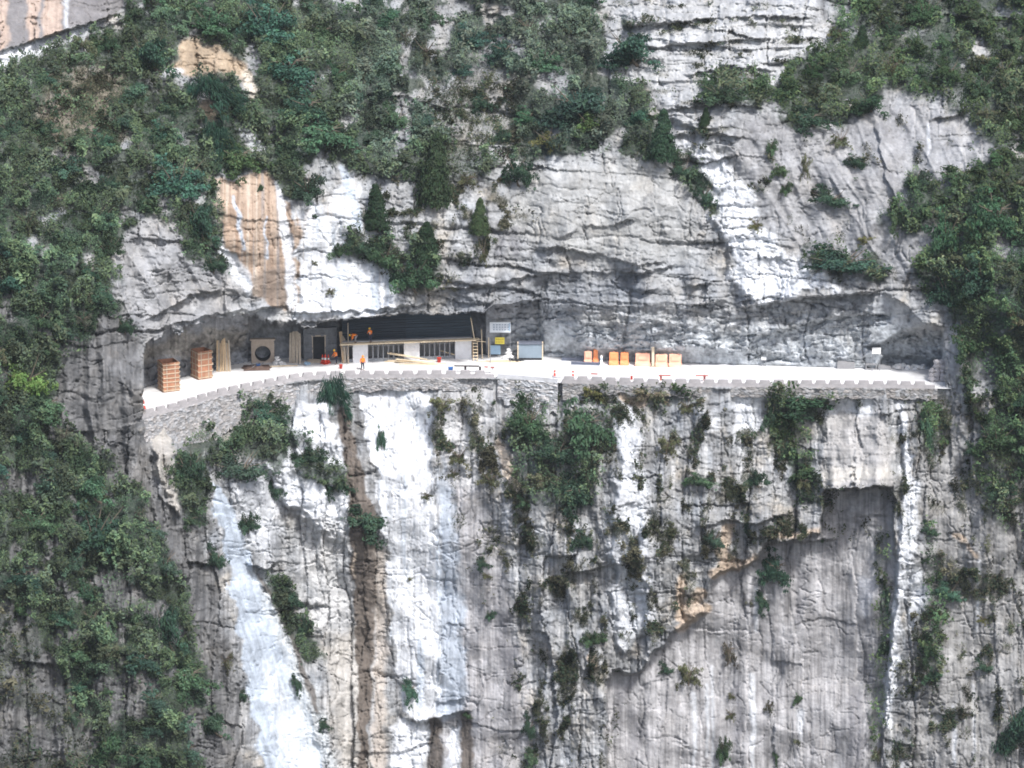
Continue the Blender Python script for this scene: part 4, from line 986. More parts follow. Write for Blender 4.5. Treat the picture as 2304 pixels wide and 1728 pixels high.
LIGHT = (1.4, 1.4, 1.25); DEEP = (.82, .84, .86); YEL = (1.4, 1.3, .8); BLUISH = (1.1, 1.25, 1.35); OLIVE = (1.02, 1.0, .82)
PLANTS = [
    (345, 115, 130, 120, "tree", "deep green tree right of the streaked tan slab in the upper corner", DEEP),
    (470, 192, 160, 78, "grass", "dark drooping grass mound right below the sandy bank", DEEP),
    (485, 300, 120, 84, "grass", "dark round grass clump left of the white rock strip among bushes", DEEP),
    (600, 45, 170, 120, "tree", "blue-green broad tree above and right of the sandy bank, at the photo's top edge", BLUISH),
    (650, 135, 170, 110, "tree", "layered blue-green tree directly right of the sandy bank", BLUISH),
    (470, 40, 130, 80, "tree", "green tree above the sandy bank", None),
    (735, 290, 140, 90, "tree", "bright fan-leaved tree above the blue-white streaked wall", LIGHT),
    (690, 230, 120, 90, "tree", "dark tree between the sandy bank and the bright fan-leaved tree", DEEP),
    (535, 345, 120, 90, "bush", "shrub dotted with yellow flowers just above the tan cliff wall", (1.2, 1.1, .8)),
    (400, 400, 140, 110, "tree", "big green tree up and left of the tan cliff wall", BLUISH),
    (455, 490, 90, 130, "tree", "dark tree hanging along the left edge of the tan cliff wall", DEEP),
    (480, 590, 70, 60, "bush", "small dark shrub below the tree on the tan wall's left edge", DEEP),
    (692, 418, 90, 90, "bush", "shrub hanging between the tan wall and the white wall", None),
    (585, 420, 18, 26, "bush", "tiny tuft in the upper middle of the tan cliff wall", OLIVE),
    (975, 398, 78, 160, "conifer", "tall dark conifer on the slope above the building", None),
    (850, 482, 56, 100, "conifer", "dark conifer left of and lower than the tall one", DEEP),
    (1078, 498, 42, 78, "conifer", "small conifer beside the dark stained rock", None),
    (957, 555, 62, 90, "conifer", "stocky conifer between the tall conifer and the building", DEEP),
    (925, 615, 110, 100, "bush", "large shrub hanging over the overhang above the building", None),
    (865, 570, 100, 80, "bush", "shrub touching the right side of the white wall above the building", None),
    (800, 545, 70, 60, "bush", "shrub growing across the middle of the white wall above the building", DEEP),
    (760, 560, 60, 50, "bush", "ragged shrub on the left of the white wall above the building", OLIVE),
    (708, 590, 18, 18, "loose", "tiny tuft nearest the tan wall on the white wall", OLIVE),
    (745, 655, 30, 24, "loose", "small olive tuft low on the white wall above the leaning boards", OLIVE),
    (705, 485, 22, 18, "bush", "tiny tuft high on the white wall", DEEP),
    (1490, 316, 60, 110, "conifer", "pointed conifer at the left edge of the white diagonal ridge", None),
    (1535, 380, 60, 60, "bush", "shrub just below the pointed conifer by the white ridge", DEEP),
    (1585, 432, 66, 90, "bush", "dark shrub lying against the left side of the white ridge", DEEP),
    (1160, 378, 90, 100, "bush", "shrub above the smooth grey block over the overhang", DEEP),
    (1130, 300, 50, 60, "bush", "dark shrub in the pale gully of the central slope", DEEP),
    (1080, 220, 70, 56, "bush", "dark shrub between pale rocks in the central gully", DEEP),
    (1300, 225, 170, 120, "tree", "broad dark tree in the central thicket left of the rock steps", None),
    (1420, 100, 150, 110, "tree", "dark tree at the thicket's edge touching the rock steps", None),
    (1330, 270, 110, 70, "bush", "yellow-green shrub under the broad dark tree of the central thicket", YEL),
    (1230, 310, 90, 60, "loose", "yellowish dry shrub above the smooth grey block", YEL),
    (1220, 130, 120, 70, "tree", "pale green leafy tree high in the central thicket", LIGHT),
    (1620, 208, 110, 62, "bush", "wide dark shrub on the rock steps", None),
    (1584, 272, 26, 48, "conifer", "tiny conifer alone on the white ledge below the rock steps", None),
    (1938, 84, 34, 44, "conifer", "small rounded conifer above the right hillside's bare patch", DEEP),
    (1820, 258, 110, 60, "bush", "dark shrub at the top of the smooth grey face on the right", DEEP),
    (1735, 328, 36, 52, "bush", "uppermost of three small shrubs stepping down a crack right of the white ridge", None),
    (1752, 380, 44, 46, "bush", "middle of three small shrubs stepping down a crack right of the white ridge", None),
    (1770, 420, 32, 46, "bush", "lowest of three small shrubs stepping down a crack right of the white ridge", OLIVE),
    (1868, 442, 110, 54, "bush", "dark shrub wide across the middle of the smooth grey face", DEEP),
    (1920, 360, 66, 50, "bush", "dark shrub high on the smooth grey face, left of its long crack", DEEP),
    (1890, 308, 66, 46, "loose", "ragged shrub at the top of the smooth grey face", None),
    (1812, 370, 26, 80, "loose", "thin dry shrub along a crack of the smooth grey face", OLIVE),
    (1895, 582, 190, 66, "bush", "long dark shrub along the foot of the smooth grey face", None),
    (2012, 478, 56, 84, "bush", "upright dark shrub right of the long crack in the grey face", None),
    (2062, 402, 70, 60, "bush", "green shrub on the right end of the smooth grey face", None),
    (2150, 390, 100, 60, "bush", "yellowish shrub on a slanting ledge at the right", OLIVE),
    (2125, 520, 90, 120, "tree", "leafy tree above the right end of the road", None),
    (2130, 650, 100, 100, "tree", "tree right above the cave mouth at the end of the road", DEEP),
    (2240, 470, 120, 130, "tree", "big tree at the right border level with the grey face", None),
    (2210, 620, 120, 110, "tree", "dark tree at the right border above the bare earth scar", DEEP),
    (2175, 760, 90, 90, "bush", "shrub right of the cave mouth beside the road", OLIVE),
    (2180, 850, 70, 80, "bush", "shrub at the right end of the parapet", None),
    (2240, 980, 110, 90, "bush", "shrub at the right border below the road level", OLIVE),
    (2190, 1010, 50, 44, "bush", "small dark shrub left of the border shrub below the road", DEEP),
    (2250, 1095, 70, 60, "bush", "dark shrub on the grey rock at lower right border", DEEP),
    (756, 872, 96, 100, "grass", "dark drooping clump hanging over the wall below the leaning boards", DEEP),
    (600, 925, 80, 70, "bush", "shrub growing on the rubble retaining wall", BLUISH),
    (560, 960, 60, 50, "bush", "small shrub at the foot of the rubble retaining wall", None),
    (425, 1045, 90, 110, "bush", "dark shrub right of the pale pointed rock", DEEP),
    (545, 1045, 150, 80, "bush", "wide shrub above the blue-white sloping slab", None),
    (620, 1090, 60, 80, "bush", "dark shrub between the white boulder and the blue-white slab", DEEP),
    (690, 1020, 90, 60, "bush", "shrub in the cleft under the white boulder", None),
    (750, 1075, 80, 70, "bush", "shrub at the right foot of the white boulder", DEEP),
    (825, 1160, 130, 96, "bush", "big dark shrub in the brown stained gully", DEEP),
    (858, 980, 24, 80, "bush", "slim shrub in a groove of the tall white wall", BLUISH),
    (560, 1172, 50, 70, "bush", "shrub beside the top of the blue-white sloping slab", DEEP),
    (655, 1330, 70, 80, "bush", "upper dark shrub in the cleft right of the sloping slab", DEEP),
    (690, 1400, 50, 70, "bush", "lower dark shrub in the cleft right of the sloping slab", DEEP),
    (668, 1530, 34, 60, "bush", "small shrub low beside the sloping slab", DEEP),
    (730, 1625, 34, 40, "bush", "small shrub left of the brown stain near the photo's bottom", DEEP),
    (1190, 940, 110, 120, "bush", "dark shrub under the plain middle stretch of parapet", None),
    (1322, 945, 140, 150, "tree", "large round tree below the start of the right parapet", None),
    (1250, 1010, 110, 80, "bush", "shrub joining the two large ones below the middle parapet", DEEP),
    (1305, 1095, 120, 100, "bush", "shrub straight below the large round tree", DEEP),
    (1310, 1208, 60, 70, "bush", "small very dark shrub on the grey wall further below the round tree", DEEP),
    (1180, 1130, 48, 40, "bush", "small shrub right of the warm pale streak below the middle parapet", None),
    (1212, 1080, 80, 60, "loose", "ragged shrub between the warm pale streak and the round tree", None),
    (995, 905, 70, 60, "loose", "greyish dry shrub just right of the tall white wall's top", None),
    (1030, 1020, 60, 50, "loose", "dry brown shrub on the broken rock right of the tall white wall", OLIVE),
    (1100, 1070, 70, 60, "loose", "dry shrub left of the warm pale streak", OLIVE),
    (1455, 885, 100, 50, "loose", "low grey-green shrub strip under the right parapet", None),
    (1570, 1075, 80, 46, "bush", "bright green shrub alone on the lower grey cliff", LIGHT),
    (1500, 1000, 50, 60, "loose", "dull shrub up and left of the bright green one", OLIVE),
    (1545, 910, 50, 40, "loose", "dull shrub under the parapet above the bright green one", OLIVE),
    (1800, 890, 170, 66, "bush", "long green shrub on the ledge under the right parapet", None),
    (1735, 930, 56, 90, "bush", "shrub at the left end of the long green one under the parapet", DEEP),
    (1770, 1010, 50, 60, "bush", "shrub in the slanting cleft left of the smooth grey block", DEEP),
    (1805, 1080, 46, 60, "loose", "ragged shrub low in the slanting cleft by the grey block", OLIVE),
    (1700, 1070, 60, 60, "bush", "dark shrub on the lower cliff left of the slanting cleft", DEEP),
    (1605, 1205, 60, 56, "bush", "dark shrub left of the pinkish overhang edge", None),
    (1675, 1165, 46, 56, "bush", "dark shrub above the pinkish overhang edge", DEEP),
    (1862, 1200, 32, 46, "bush", "small shrub at the right tip of the lower overhang", OLIVE),
    (1745, 1270, 80, 100, "tree", "dark tree growing under the lower overhang", DEEP),
    (1712, 1345, 44, 60, "bush", "shrub just below the dark tree under the overhang", DEEP),
    (2085, 950, 46, 100, "bush", "upright shrub in the cleft under the right end of the parapet", None),
    (2090, 1188, 50, 40, "bush", "shrub right of the white vertical vein", DEEP),
    (2075, 1255, 40, 40, "bush", "small shrub on the white vertical vein", OLIVE),
    (2130, 1325, 80, 60, "bush", "fan-shaped shrub on the dark lower right wall", BLUISH),
    (2090, 1450, 50, 80, "bush", "shrub chain's upper half right of the white vein", OLIVE),
    (2098, 1515, 54, 56, "bush", "shrub chain's lower half right of the white vein", None),
    (2215, 1495, 60, 36, "bush", "dark low shrub on the lower right wall", DEEP),
    (2210, 1390, 34, 24, "loose", "tan dry tuft on the lower right wall", YEL),
    (1640, 1460, 48, 90, "loose", "greyish shrub on the recessed wall under the overhang", None),
    (1550, 1512, 60, 80, "loose", "brownish shrub at the recessed wall's left", OLIVE),
    (1500, 1500, 50, 40, "bush", "shrub tucked into the dark corner of the lower overhang", DEEP),
    (1797, 1570, 28, 40, "bush", "small round shrub alone in the middle of the recessed wall", OLIVE),
    (1645, 1562, 26, 24, "loose", "upper of two dry tufts on the recessed wall", OLIVE),
    (1645, 1602, 30, 34, "loose", "lower of two dry tufts on the recessed wall", OLIVE),
    (1730, 1585, 30, 50, "loose", "slanting tuft beside the pale streak on the recessed wall", None),
    (1628, 1680, 36, 100, "bush", "tall thin shrub at the bottom of the recessed wall", OLIVE),
    (1746, 1690, 22, 60, "bush", "thin shrub near the photo's bottom right of the tall thin one", OLIVE),
    (1790, 1660, 28, 40, "loose", "tuft below a short pale streak on the recessed wall", None),
    (1685, 1350, 24, 30, "loose", "small tuft beneath the shrub under the overhang", OLIVE),
    (2285, 1620, 90, 170, "tree", "dark tree cut by the photo's lower right border", DEEP),
    (1992, 1330, 34, 90, "bush", "dark shrub in the cleft left of the white vein, upper", DEEP),
    (1990, 1450, 36, 70, "bush", "dark shrub in the cleft left of the white vein, lower", DEEP),
    (1972, 1690, 28, 60, "loose", "olive shrub at the foot of the cleft left of the white vein", OLIVE),
    (1188, 1630, 40, 80, "bush", "upper shrub in the bottom crack left of the lower overhang", DEEP),
    (1195, 1700, 50, 60, "bush", "lower shrub in the bottom crack left of the lower overhang", None),
    (1085, 1262, 40, 34, "bush", "small dark shrub on the streaked grey wall", DEEP),
    (1094, 1292, 36, 24, "loose", "dry tuft directly below the small dark shrub on the streaked wall", OLIVE),
    (1106, 1382, 26, 36, "bush", "grey-green tuft on the streaked wall, lower than the dark shrub", None),
    (920, 1545, 50, 70, "bush", "shrub on the lower part of the tall white wall", BLUISH),
    (922, 1303, 15, 16, "loose", "tiny round tuft in the middle of the tall white wall", OLIVE),
    (1052, 1605, 30, 26, "bush", "shrub above the right brown stain at the bottom", OLIVE),
    (1335, 1430, 60, 50, "bush", "shrub on the broken rock left of the pale pillar's foot", OLIVE),
    (1390, 1500, 34, 30, "bush", "green shrub at the foot of the pale pillar", LIGHT),
    (382, 1400, 90, 150, "tree", "very dark upright tree on the lower left spur", DEEP),
    (425, 1510, 110, 100, "bush", "bright green shrub under the very dark upright tree", LIGHT),
    (215, 1190, 140, 130, "tree", "blackish tree in the hollow of the left spur", DEEP),
    (75, 1170, 110, 70, "bush", "pale green shrub left of the blackish tree on the spur", LIGHT),
    (60, 850, 120, 110, "bush", "bright yellow-green shrub at the left border level with the road", (1.9, 1.8, .9)),
    (110, 905, 100, 70, "bush", "light green shrub below the yellow-green one at the left border", LIGHT),
    (205, 1090, 110, 90, "tree", "mid-green tree below the bare rock of the left spur", LIGHT),
    (170, 1460, 70, 60, "bush", "pale green shrub on the dark columns of the lower left", LIGHT),
    (160, 1610, 40, 60, "bush", "small shrub on the dark columns near the lower left corner", None),
    (45, 1360, 60, 50, "bush", "shrub at the left border above the dark rock columns", OLIVE),
    (240, 1555, 34, 24, "bush", "little bright green tuft low on the left spur", LIGHT),
    (245, 1670, 80, 100, "tree", "olive green tree at the bottom of the left spur", OLIVE),
    (510, 1480, 50, 70, "loose", "ragged shrub at the left edge of the sloping slab", None),
    (540, 1560, 40, 50, "bush", "dark shrub lower on the left edge of the sloping slab", DEEP),
    (490, 1250, 50, 70, "bush", "dark shrub high on the left edge of the sloping slab", DEEP),
    (280, 730, 50, 60, "bush", "shrub on the spur left of the overhang", DEEP),
    (480, 1620, 90, 80, "tree", "tree at the bottom of the spur beside the sloping slab", None),
    (1050, 400, 60, 50, "loose", "dry shrub right of the tall conifer", OLIVE),
    (1010, 640, 50, 24, "loose", "small dry tuft on the overhang lip over the building", OLIVE),
    (1090, 560, 26, 70, "loose", "narrow dry growth in the crack by the dark stained rock", OLIVE),
    (1700, 500, 40, 40, "loose", "dry yellow tuft on the grey face beside the white ridge", YEL),
    (1945, 540, 40, 30, "loose", "yellow tuft above the long dark shrub of the grey face", YEL),
    (1260, 1090, 60, 50, "bush", "dark shrub left of the one below the round tree", DEEP),
    (1330, 880, 60, 40, "loose", "straw-tinted tuft under the first merlons of the right parapet", YEL),
    (1020, 1060, 34, 30, "loose", "tuft on the white wall's right border", OLIVE),
    (960, 1110, 40, 26, "loose", "brown tuft at mid height of the tall white wall", OLIVE),
]
for (u, v, w, h, kind, label, tone) in PLANTS:
    plant(u, v, w, h, kind, label, None, tone)

# bushes and trees inside the thickets, which only their stretch of slope tells apart
REGIONS = [
    ("spur", lambda u, v: u < 560 and v >= 960, "leafy shrub in the thicket down the lower left spur", "shrubs on the lower left spur", 34),
    ("left", lambda u, v: u < 480 and 330 <= v < 960, "leafy shrub in the thicket left of the tan and grey walls", "shrubs on the left slope", 34),
    ("upleft", lambda u, v: u < 900 and v < 330, "leafy shrub in the thicket between the streaked slab and the central slope", "shrubs on the upper left slope", 32),
    ("centre", lambda u, v: 900 <= u < 1560 and v < 420, "leafy shrub in the grey-green thicket of the central upper slope", "shrubs on the central upper slope", 34),
    ("upright", lambda u, v: u >= 1700 and v < 330, "leafy shrub in the olive thicket above the smooth grey face", "shrubs on the upper right slope", 30),
    ("right", lambda u, v: u >= 2040 and 330 <= v < 1100, "leafy shrub in the olive thicket along the right border", "shrubs on the right border", 20),
]
taken = [(p[0], p[1], max(p[2], p[3])) for p in PLANTS]
for nm, test, label, group, want in REGIONS:
    got = 0; tries = 0
    while got < want and tries < 6000:
        tries += 1
        u = rnd.uniform(-60, 2364); v = rnd.uniform(-40, 1760)
        if not test(u, v): continue
        j = int((v - vs[0]) / STEP); i = int((u - us[0]) / STEP)
        if dens[j, i] < .6: continue
        w = rnd.uniform(46, 92)
        if any((u - a) ** 2 + (v - b) ** 2 < (.42 * (w + c)) ** 2 for a, b, c in taken): continue
        taken.append((u, v, w))
        kind = rnd.choices(("bush", "tree", "loose"), (5, 4, 2))[0]
        k = rnd.uniform(.75, 1.35)
        tn = (k * rnd.uniform(.88, 1.12), k, k * rnd.uniform(.85, 1.2)) if u < 1600 else (k * rnd.uniform(1.0, 1.2), k, k * rnd.uniform(.72, .95))
        lab = label if kind != "tree" else label.replace("leafy shrub", "small bushy tree")
        if kind == "loose": lab = label.replace("leafy shrub", "sparse dry shrub")
        plant(u, v, w, w * rnd.uniform(.7, .95), kind, lab, group, tn)
        got += 1
for lst in TEMPL.values():
    for t in lst:
        if t.name not in USED:
            for ch in list(t.children): bpy.data.objects.remove(ch)
            bpy.data.objects.remove(t)

# ------------------------------------------------------------------ road
def curve_out(u): return Vector((float(np.interp(u, out_u, out_X)), float(np.interp(u, out_u, out_Y)), 0))


def curve_rear(u): return at_z(u, float(np.interp(u, rear_u, rear_v)), 0)


ru = np.arange(262, 2150, 8.0); nrow = 10
rv = []
for u in ru:
    a = curve_out(u); b = curve_rear(u) + Vector((0, .5, 0))
    for k in range(nrow):
        p = a.lerp(b, k / (nrow - 1)); p.z = .02 * math.sin(u * .05 + k) * .5
        if 1075 < 0: pass
        rv.append(p)
rf = [(i * nrow + k, (i + 1) * nrow + k, (i + 1) * nrow + k + 1, i * nrow + k + 1) for i in range(len(ru) - 1) for k in range(nrow - 1)]
me = bpy.data.meshes.new("road"); me.from_pydata([tuple(p) for p in rv], [], rf); me.update(); me.materials.append(M_ROAD)
for p in me.polygons: p.use_smooth = True
road = bpy.data.objects.new("road", me); COL.objects.link(road)
tag(road, "pale dusty concrete road on the ledge of the cliff", "road", kind="structure")

# ------------------------------------------------------------------ masonry and parapets
def arc(u0, u1, step=4):
    """points along the outer edge, with the running length"""
    pts = [curve_out(u) for u in np.arange(u0, u1 + .1, step)]
    L = [0]
    for a, b in zip(pts[:-1], pts[1:]): L.append(L[-1] + (b - a).length)
    return pts, L


def along(pts, L, s):
    i = min(max(int(np.searchsorted(L, s)) - 1, 0), len(pts) - 2)
    t = (s - L[i]) / max(L[i + 1] - L[i], 1e-6)
    p = pts[i].lerp(pts[i + 1], t); d = (pts[i + 1] - pts[i]).normalized()
    return p, d, Vector((d.y, -d.x, 0))     # point, direction, outward (towards the viewer)


def masonry(name, u0, u1, depth, label, tone, scale=(1.5, 2.2), seed=1, z0=-.02):
    pts, L = arc(u0, u1)
    ns = int(L[-1] / .10); nz = 64
    S = np.linspace(0, L[-1], ns)
    base = [along(pts, L, s) for s in S]
    uu = np.interp(S, L, np.linspace(u0, u1, len(pts)))
    dz = np.interp(uu, [d[0] for d in depth], [d[1] for d in depth])
    dz = dz * (1 + .5 * fbm(S * .35, S * 0, seed + 50, 4, .6) + .25 * (hash01(np.floor(S * 1.3).astype(np.int32), np.zeros(ns, np.int32), seed) - .5))
    SS, K = np.meshgrid(S, np.linspace(0, 1, nz), indexing='ij')
    Z = z0 - K * dz[:, None]
    f1, f2, r1, r2, ox, oy = worley(SS * scale[0] + .3 * perlin(SS, Z, seed), Z * scale[1] + .3 * perlin(SS, Z, seed + 2), seed, .8)
    edge = np.exp(-((f2 - f1) / .09) ** 2)
    push = .06 + .12 * (r1 - .3) - .10 * edge + .05 * fbm(SS * 3, Z * 3, seed + 7, 3) + .04 * (-Z)
    p = np.array([b[0][:] for b in base])[:, None] + np.array([b[2][:] for b in base])[:, None] * push[..., None]
    p[..., 2] = Z
    back = p[:, -1:].copy(); back[..., 1] += 1.2; 
    topb = p[:, :1].copy(); topb[..., 1] += .9
    p = np.concatenate([topb, p, back], 1)
    c = (np.asarray(tone) * (.72 + .5 * r1 + .25 * fbm(SS * 1.2, Z * 1.2, seed + 3, 3) - .25 * edge)[..., None]) * np.stack([1 + .08 * (r2 - .5), np.ones_like(r2), 1 - .08 * (r2 - .5)], -1)
    c = np.concatenate([c[:, :1], c, c[:, -1:]], 1)
    a, b = p.shape[:2]
    ix = np.arange(a * b).reshape(a, b)
    q = np.stack([ix[:-1, :-1], ix[:-1, 1:], ix[1:, 1:], ix[1:, :-1]], -1).reshape(-1, 4)
    me = np_mesh(name, p.reshape(-1, 3), q, c.reshape(-1, 3)); me.materials.append(M_MASON)
    o = bpy.data.objects.new(name, me); COL.objects.link(o)
    return tag(o, label, "wall", kind="thing")


masonry("retaining_wall", 318, 1112, [(318, 2.6), (335, 3.0), (420, 4.6), (480, 5.0), (560, 3.6), (620, 3.2), (680, 2.3), (740, 1.9), (800, 1.6), (1112, 1.3)],
        "grey rubble stone wall holding up the curved left part of the road", (.36, .355, .36), (2.4, 3.6), seed=3)
masonry("retaining_wall", 1120, 1258, [(1120, 2.8), (1200, 4.0), (1258, 3.4)], "pale rubble stone wall under the plain middle stretch of parapet", (.50, .50, .51), (1.8, 4.4), seed=5)
masonry("retaining_wall", 1266, 2110, [(1266, 1.9), (1400, 1.1), (1700, 1.2), (2110, 1.3)], "low band of rubble stone under the long right parapet", (.31, .305, .305), (1.9, 3.2), seed=8)


def parapet(u0, u1, spacing, mw, label, mat_, base_h=.36, top=PAR_H, merl=True, thick=.34, seed=1):
    root = empty("parapet_wall", curve_out((u0 + u1) / 2))
    off = root.location.copy()
    pts, L = arc(u0, u1); r = random.Random(seed)
    b = MB(); n = max(2, int(L[-1] / 1.2))
    prev = None; V4 = []
    for k in range(n + 1):
        p, d, o = along(pts, L, L[-1] * k / n)
        p = p - off
        ring = [p + o * .06 + Vector((0, 0, -.05)), p + o * .06 + Vector((0, 0, base_h)), p - o * (thick - .06) + Vector((0, 0, base_h)), p - o * (thick - .06) + Vector((0, 0, -.05))]
        i = len(b.v); b.v += ring
        if k:
            for q in range(4): b.f.append((i - 4 + q, i + q, i + (q + 1) % 4, i - 4 + (q + 1) % 4))
        else: b.f.append((i, i + 1, i + 2, i + 3))
    b.f.append((i + 3, i + 2, i + 1, i))
    b.build("wall_base", mat_, root)
    if merl:
        s = mw * .7
        while s < L[-1] - mw * .5:
            p, d, o = along(pts, L, s)
            m = MB(); w = mw * r.uniform(.93, 1.05); hh = top - base_h + r.uniform(-.03, .04)
            m.prism([(-w / 2 - .10, 0), (w / 2 + .10, 0), (w / 2 + .03, hh * .35), (w / 2 - .03, hh), (-w / 2 + .03, hh), (-w / 2 - .03, hh * .35)], -thick / 2 - .01, thick / 2 + .01)
            ob = m.build("merlon", mat_, root, bevel=.02)
            ob.location = p - off + Vector((0, 0, base_h - .004)) - o * (thick / 2 - .06); ob.rotation_euler = (0, 0, math.atan2(d.y, d.x) + r.uniform(-.02, .02))
            s += spacing * r.uniform(.97, 1.03)
    return tag(root, label, "parapet", kind="thing")


parapet(300, 1113, 1.62, 1.12, "grey crenellated parapet along the curved left part of the road", M_PARAPET, seed=2)
parapet(1119, 1256, 1.6, 1.1, "plain white parapet without merlons at the middle of the road", M_PLASTER, base_h=.42, merl=False, seed=3)
parapet(1264, 2104, 1.58, 1.14, "grey crenellated parapet along the straight right part of the road", M_PARAPET, seed=4)

# ------------------------------------------------------------------ the building under the overhang
A = at_z(772, 817.5, 0); B = at_z(1062, 807, 0)
byaw = math.atan2(B.y - A.y, B.x - A.x); blen = (B - A).length
bld = empty("building", A, byaw)
tag(bld, "half-built hall under the overhang with white piers, barred openings and black boarded upper wall", "building")
cb = math.cos(byaw)


def bx(px): return (px - 772) / 290 * blen


H1 = 2.28
for (a, b_) in ((794, 828), (909, 944), (1024, 1061)):
    MB().box(((bx(a) + bx(b_)) / 2, .25, H1 / 2), (bx(b_) - bx(a), .5, H1)).build("pier", M_PLASTER, bld, bevel=.02)
MB().box((blen / 2, 2.3, 1.2), (blen, .2, 2.4)).box((blen / 2, 1.3, .02), (blen, 2.0, .04)).box((.1, 1.3, 1.2), (.2, 2.0, 2.36)).build("back_wall", M_GREYC, bld)
MB().box((blen / 2, 1.25, H1 + .14), (blen, 2.5, .28)).build("floor_slab", M_GREYC, bld)
seg = [(772, 915, M_BOARD), (915, 1061, M_BOARD2)]
for a, b_, mm in seg:
    w = MB(); z = H1 + .28; k = 0; r = random.Random(a)
    while z < H1 + 4.6:
        hh = r.uniform(.26, .40)
        w.box(((bx(a) + bx(b_)) / 2, .55 + r.uniform(-.07, .05), z + hh / 2 - .012), (bx(b_) - bx(a), .10, hh - .03)); z += hh
    w.build("boarded_wall", mm, bld)
for a, b_ in ((828, 909), (944, 1024), (772, 794)):
    g = MB(); n = max(2, round((bx(b_) - bx(a)) / .58))
    for k in range(1, n):
        x = bx(a) + (bx(b_) - bx(a)) * k / n
        g.box((x, .3, H1 / 2), (.13, .16, H1 - .01))
    g.box(((bx(a) + bx(b_)) / 2, .17, H1 - .36), (bx(b_) - bx(a) - .01, .07, .08)).box(((bx(a) + bx(b_)) / 2, .3, .2), (bx(b_) - bx(a) - .02, .1, .4 - .01))
    g.build("window_grille", M_BARMET, bld)
# low side wall of stone and a doorway left of the hall
dw = empty("stone_hut", at_z(720, 812, 0) + Vector((0, .3, 0)), byaw)
tag(dw, "dark stone wall with an open black doorway between the boards and the hall", "hut")
w = MB(); r = random.Random(5)
for row in range(12):
    for xa, xb in (((-1.9, -.84), (.58, 1.95)) if row < 9 else ((-1.9, 1.95),)):
        x = xa
        while x < xb - .02:
            x2 = min(x + r.uniform(.35, .7), xb)
            if xb - x2 < .18: x2 = xb
            w.box(((x + x2) / 2, .2 + r.uniform(-.06, .06), row * .32 + .16), (x2 - x - .02, .5, .305)); x = x2
w.build("stone_wall", M_HUT, dw)
MB().box((-.13, .62, 1.45), (1.5, .08, 2.9)).build("doorway", M_DARK, dw)
f = MB()
for x in (-.86, .60): f.box((x, .02, 1.42), (.10, .2, 2.84))
f.box((-.13, .02, 2.92), (1.7, .22, .14)).build("door_frame", M_WOODG, dw)

# scaffold platform
sc_ = empty("scaffold", A, byaw)
tag(sc_, "plank scaffold platform with poles along the front of the hall", "scaffold")
pl = MB(); r = random.Random(9)
for k, (xa, xb) in enumerate(((-.35, 5.2), (4.9, 9.9), (9.6, blen + .8))):
    for y in (-.28, -.52, -.76):
        pl.box(((xa + xb) / 2, y, H1 + .18 + .012 * k + r.uniform(0, .01)), (xb - xa + r.uniform(-.3, .3), .22, .05), Euler((r.uniform(-.01, .01), 0, r.uniform(-.008, .008))))
pl.box((blen / 2, -.93, H1 + .14), (blen + .7, .05, .12))
pl.build("platform", M_WOODP, sc_)
for (x, y, z0, x2, z1) in ((bx(783), -.5, .0, bx(783), 4.9), (bx(1066), -.6, H1 + .2, bx(1058), 5.0), (bx(1085), -.2, .0, bx(1083), 3.5), (bx(1100), .1, 0, bx(1100), 3.6), (bx(770), .3, 0, bx(770), 3.1)):
    MB().tube((x, y, z0), (x2, y, z1), .06, .05, 7).build("pole", M_WOODP if x > 5 else M_WOODG, sc_)
MB().bar((bx(764), -.3, H1 - .02), (bx(790), -.3, H1 + .0), .07, .08).bar((bx(1050), -.6, H1 + .1), (bx(1092), -.3, H1 - .25), .1, .08).build("cross_bar", M_WOODP, sc_)

lad = empty("ladder", A + Matrix.Rotation(byaw, 3, 'Z') @ Vector((bx(1067), -1.1, 0)), byaw)
tag(lad, "short wooden ladder leaning on the right end of the hall", "ladder")
lad.rotation_euler = (-.13, 0, byaw)
for s in (-1, 1): MB().box((.26 * s, 0, 1.12), (.07, .06, 2.25)).build("rail", M_WOOD, lad)
for k in range(6): MB().box((0, -.02, .25 + .36 * k), (.56, .06, .1)).build("rung", M_WOODP, lad)

# ------------------------------------------------------------------ pipe portal
po = empty("pipe_portal", at_z(592, 815, 0) + Vector((0, -.25, 0)), .05)
tag(po, "tan concrete headwall around a round dark pipe mouth", "culvert")
b = MB(); n = 28; R = .92; cz = 1.08; W2, Ht = 1.32, 2.65
ring = [(R * math.cos(2 * math.pi * k / n), cz + R * math.sin(2 * math.pi * k / n)) for k in range(n)]


def sq(x, z):
    dx, dz = x, z - cz
    s = min(W2 / abs(dx) if dx else 1e9, ((Ht - cz) if dz > 0 else (cz + .1)) / abs(dz) if dz else 1e9)
    return (dx * s, cz + dz * s)


outl = [sq(x, z) for x, z in ring]
for y in (0, .5):
    for x, z in ring: b.v.append(Vector((x, y, z)))
    for x, z in outl: b.v.append(Vector((x, y, z)))
for k in range(n):
    j = (k + 1) % n
    b.f += [(k, n + k, n + j, j), (2 * n + j, 3 * n + j, 3 * n + k, 2 * n + k), (k, j, 2 * n + j, 2 * n + k), (n + j, n + k, 3 * n + k, 3 * n + j)]
b.build("headwall", M_TANCON, po)
MB().box((0, .2, Ht + .09), (2.9, .75, .18)).build("coping", M_TANCON, po, bevel=.03)
b = MB()
for y in (.1, 2.4):
    for x, z in ring: b.v.append(Vector((x * .97, y, cz + (z - cz) * .97)))
for k in range(n):
    j = (k + 1) % n; b.f.append((k, j, n + j, n + k))
b.f.append(tuple(range(n, 2 * n)))
b.build("pipe", M_PIPEIN, po)

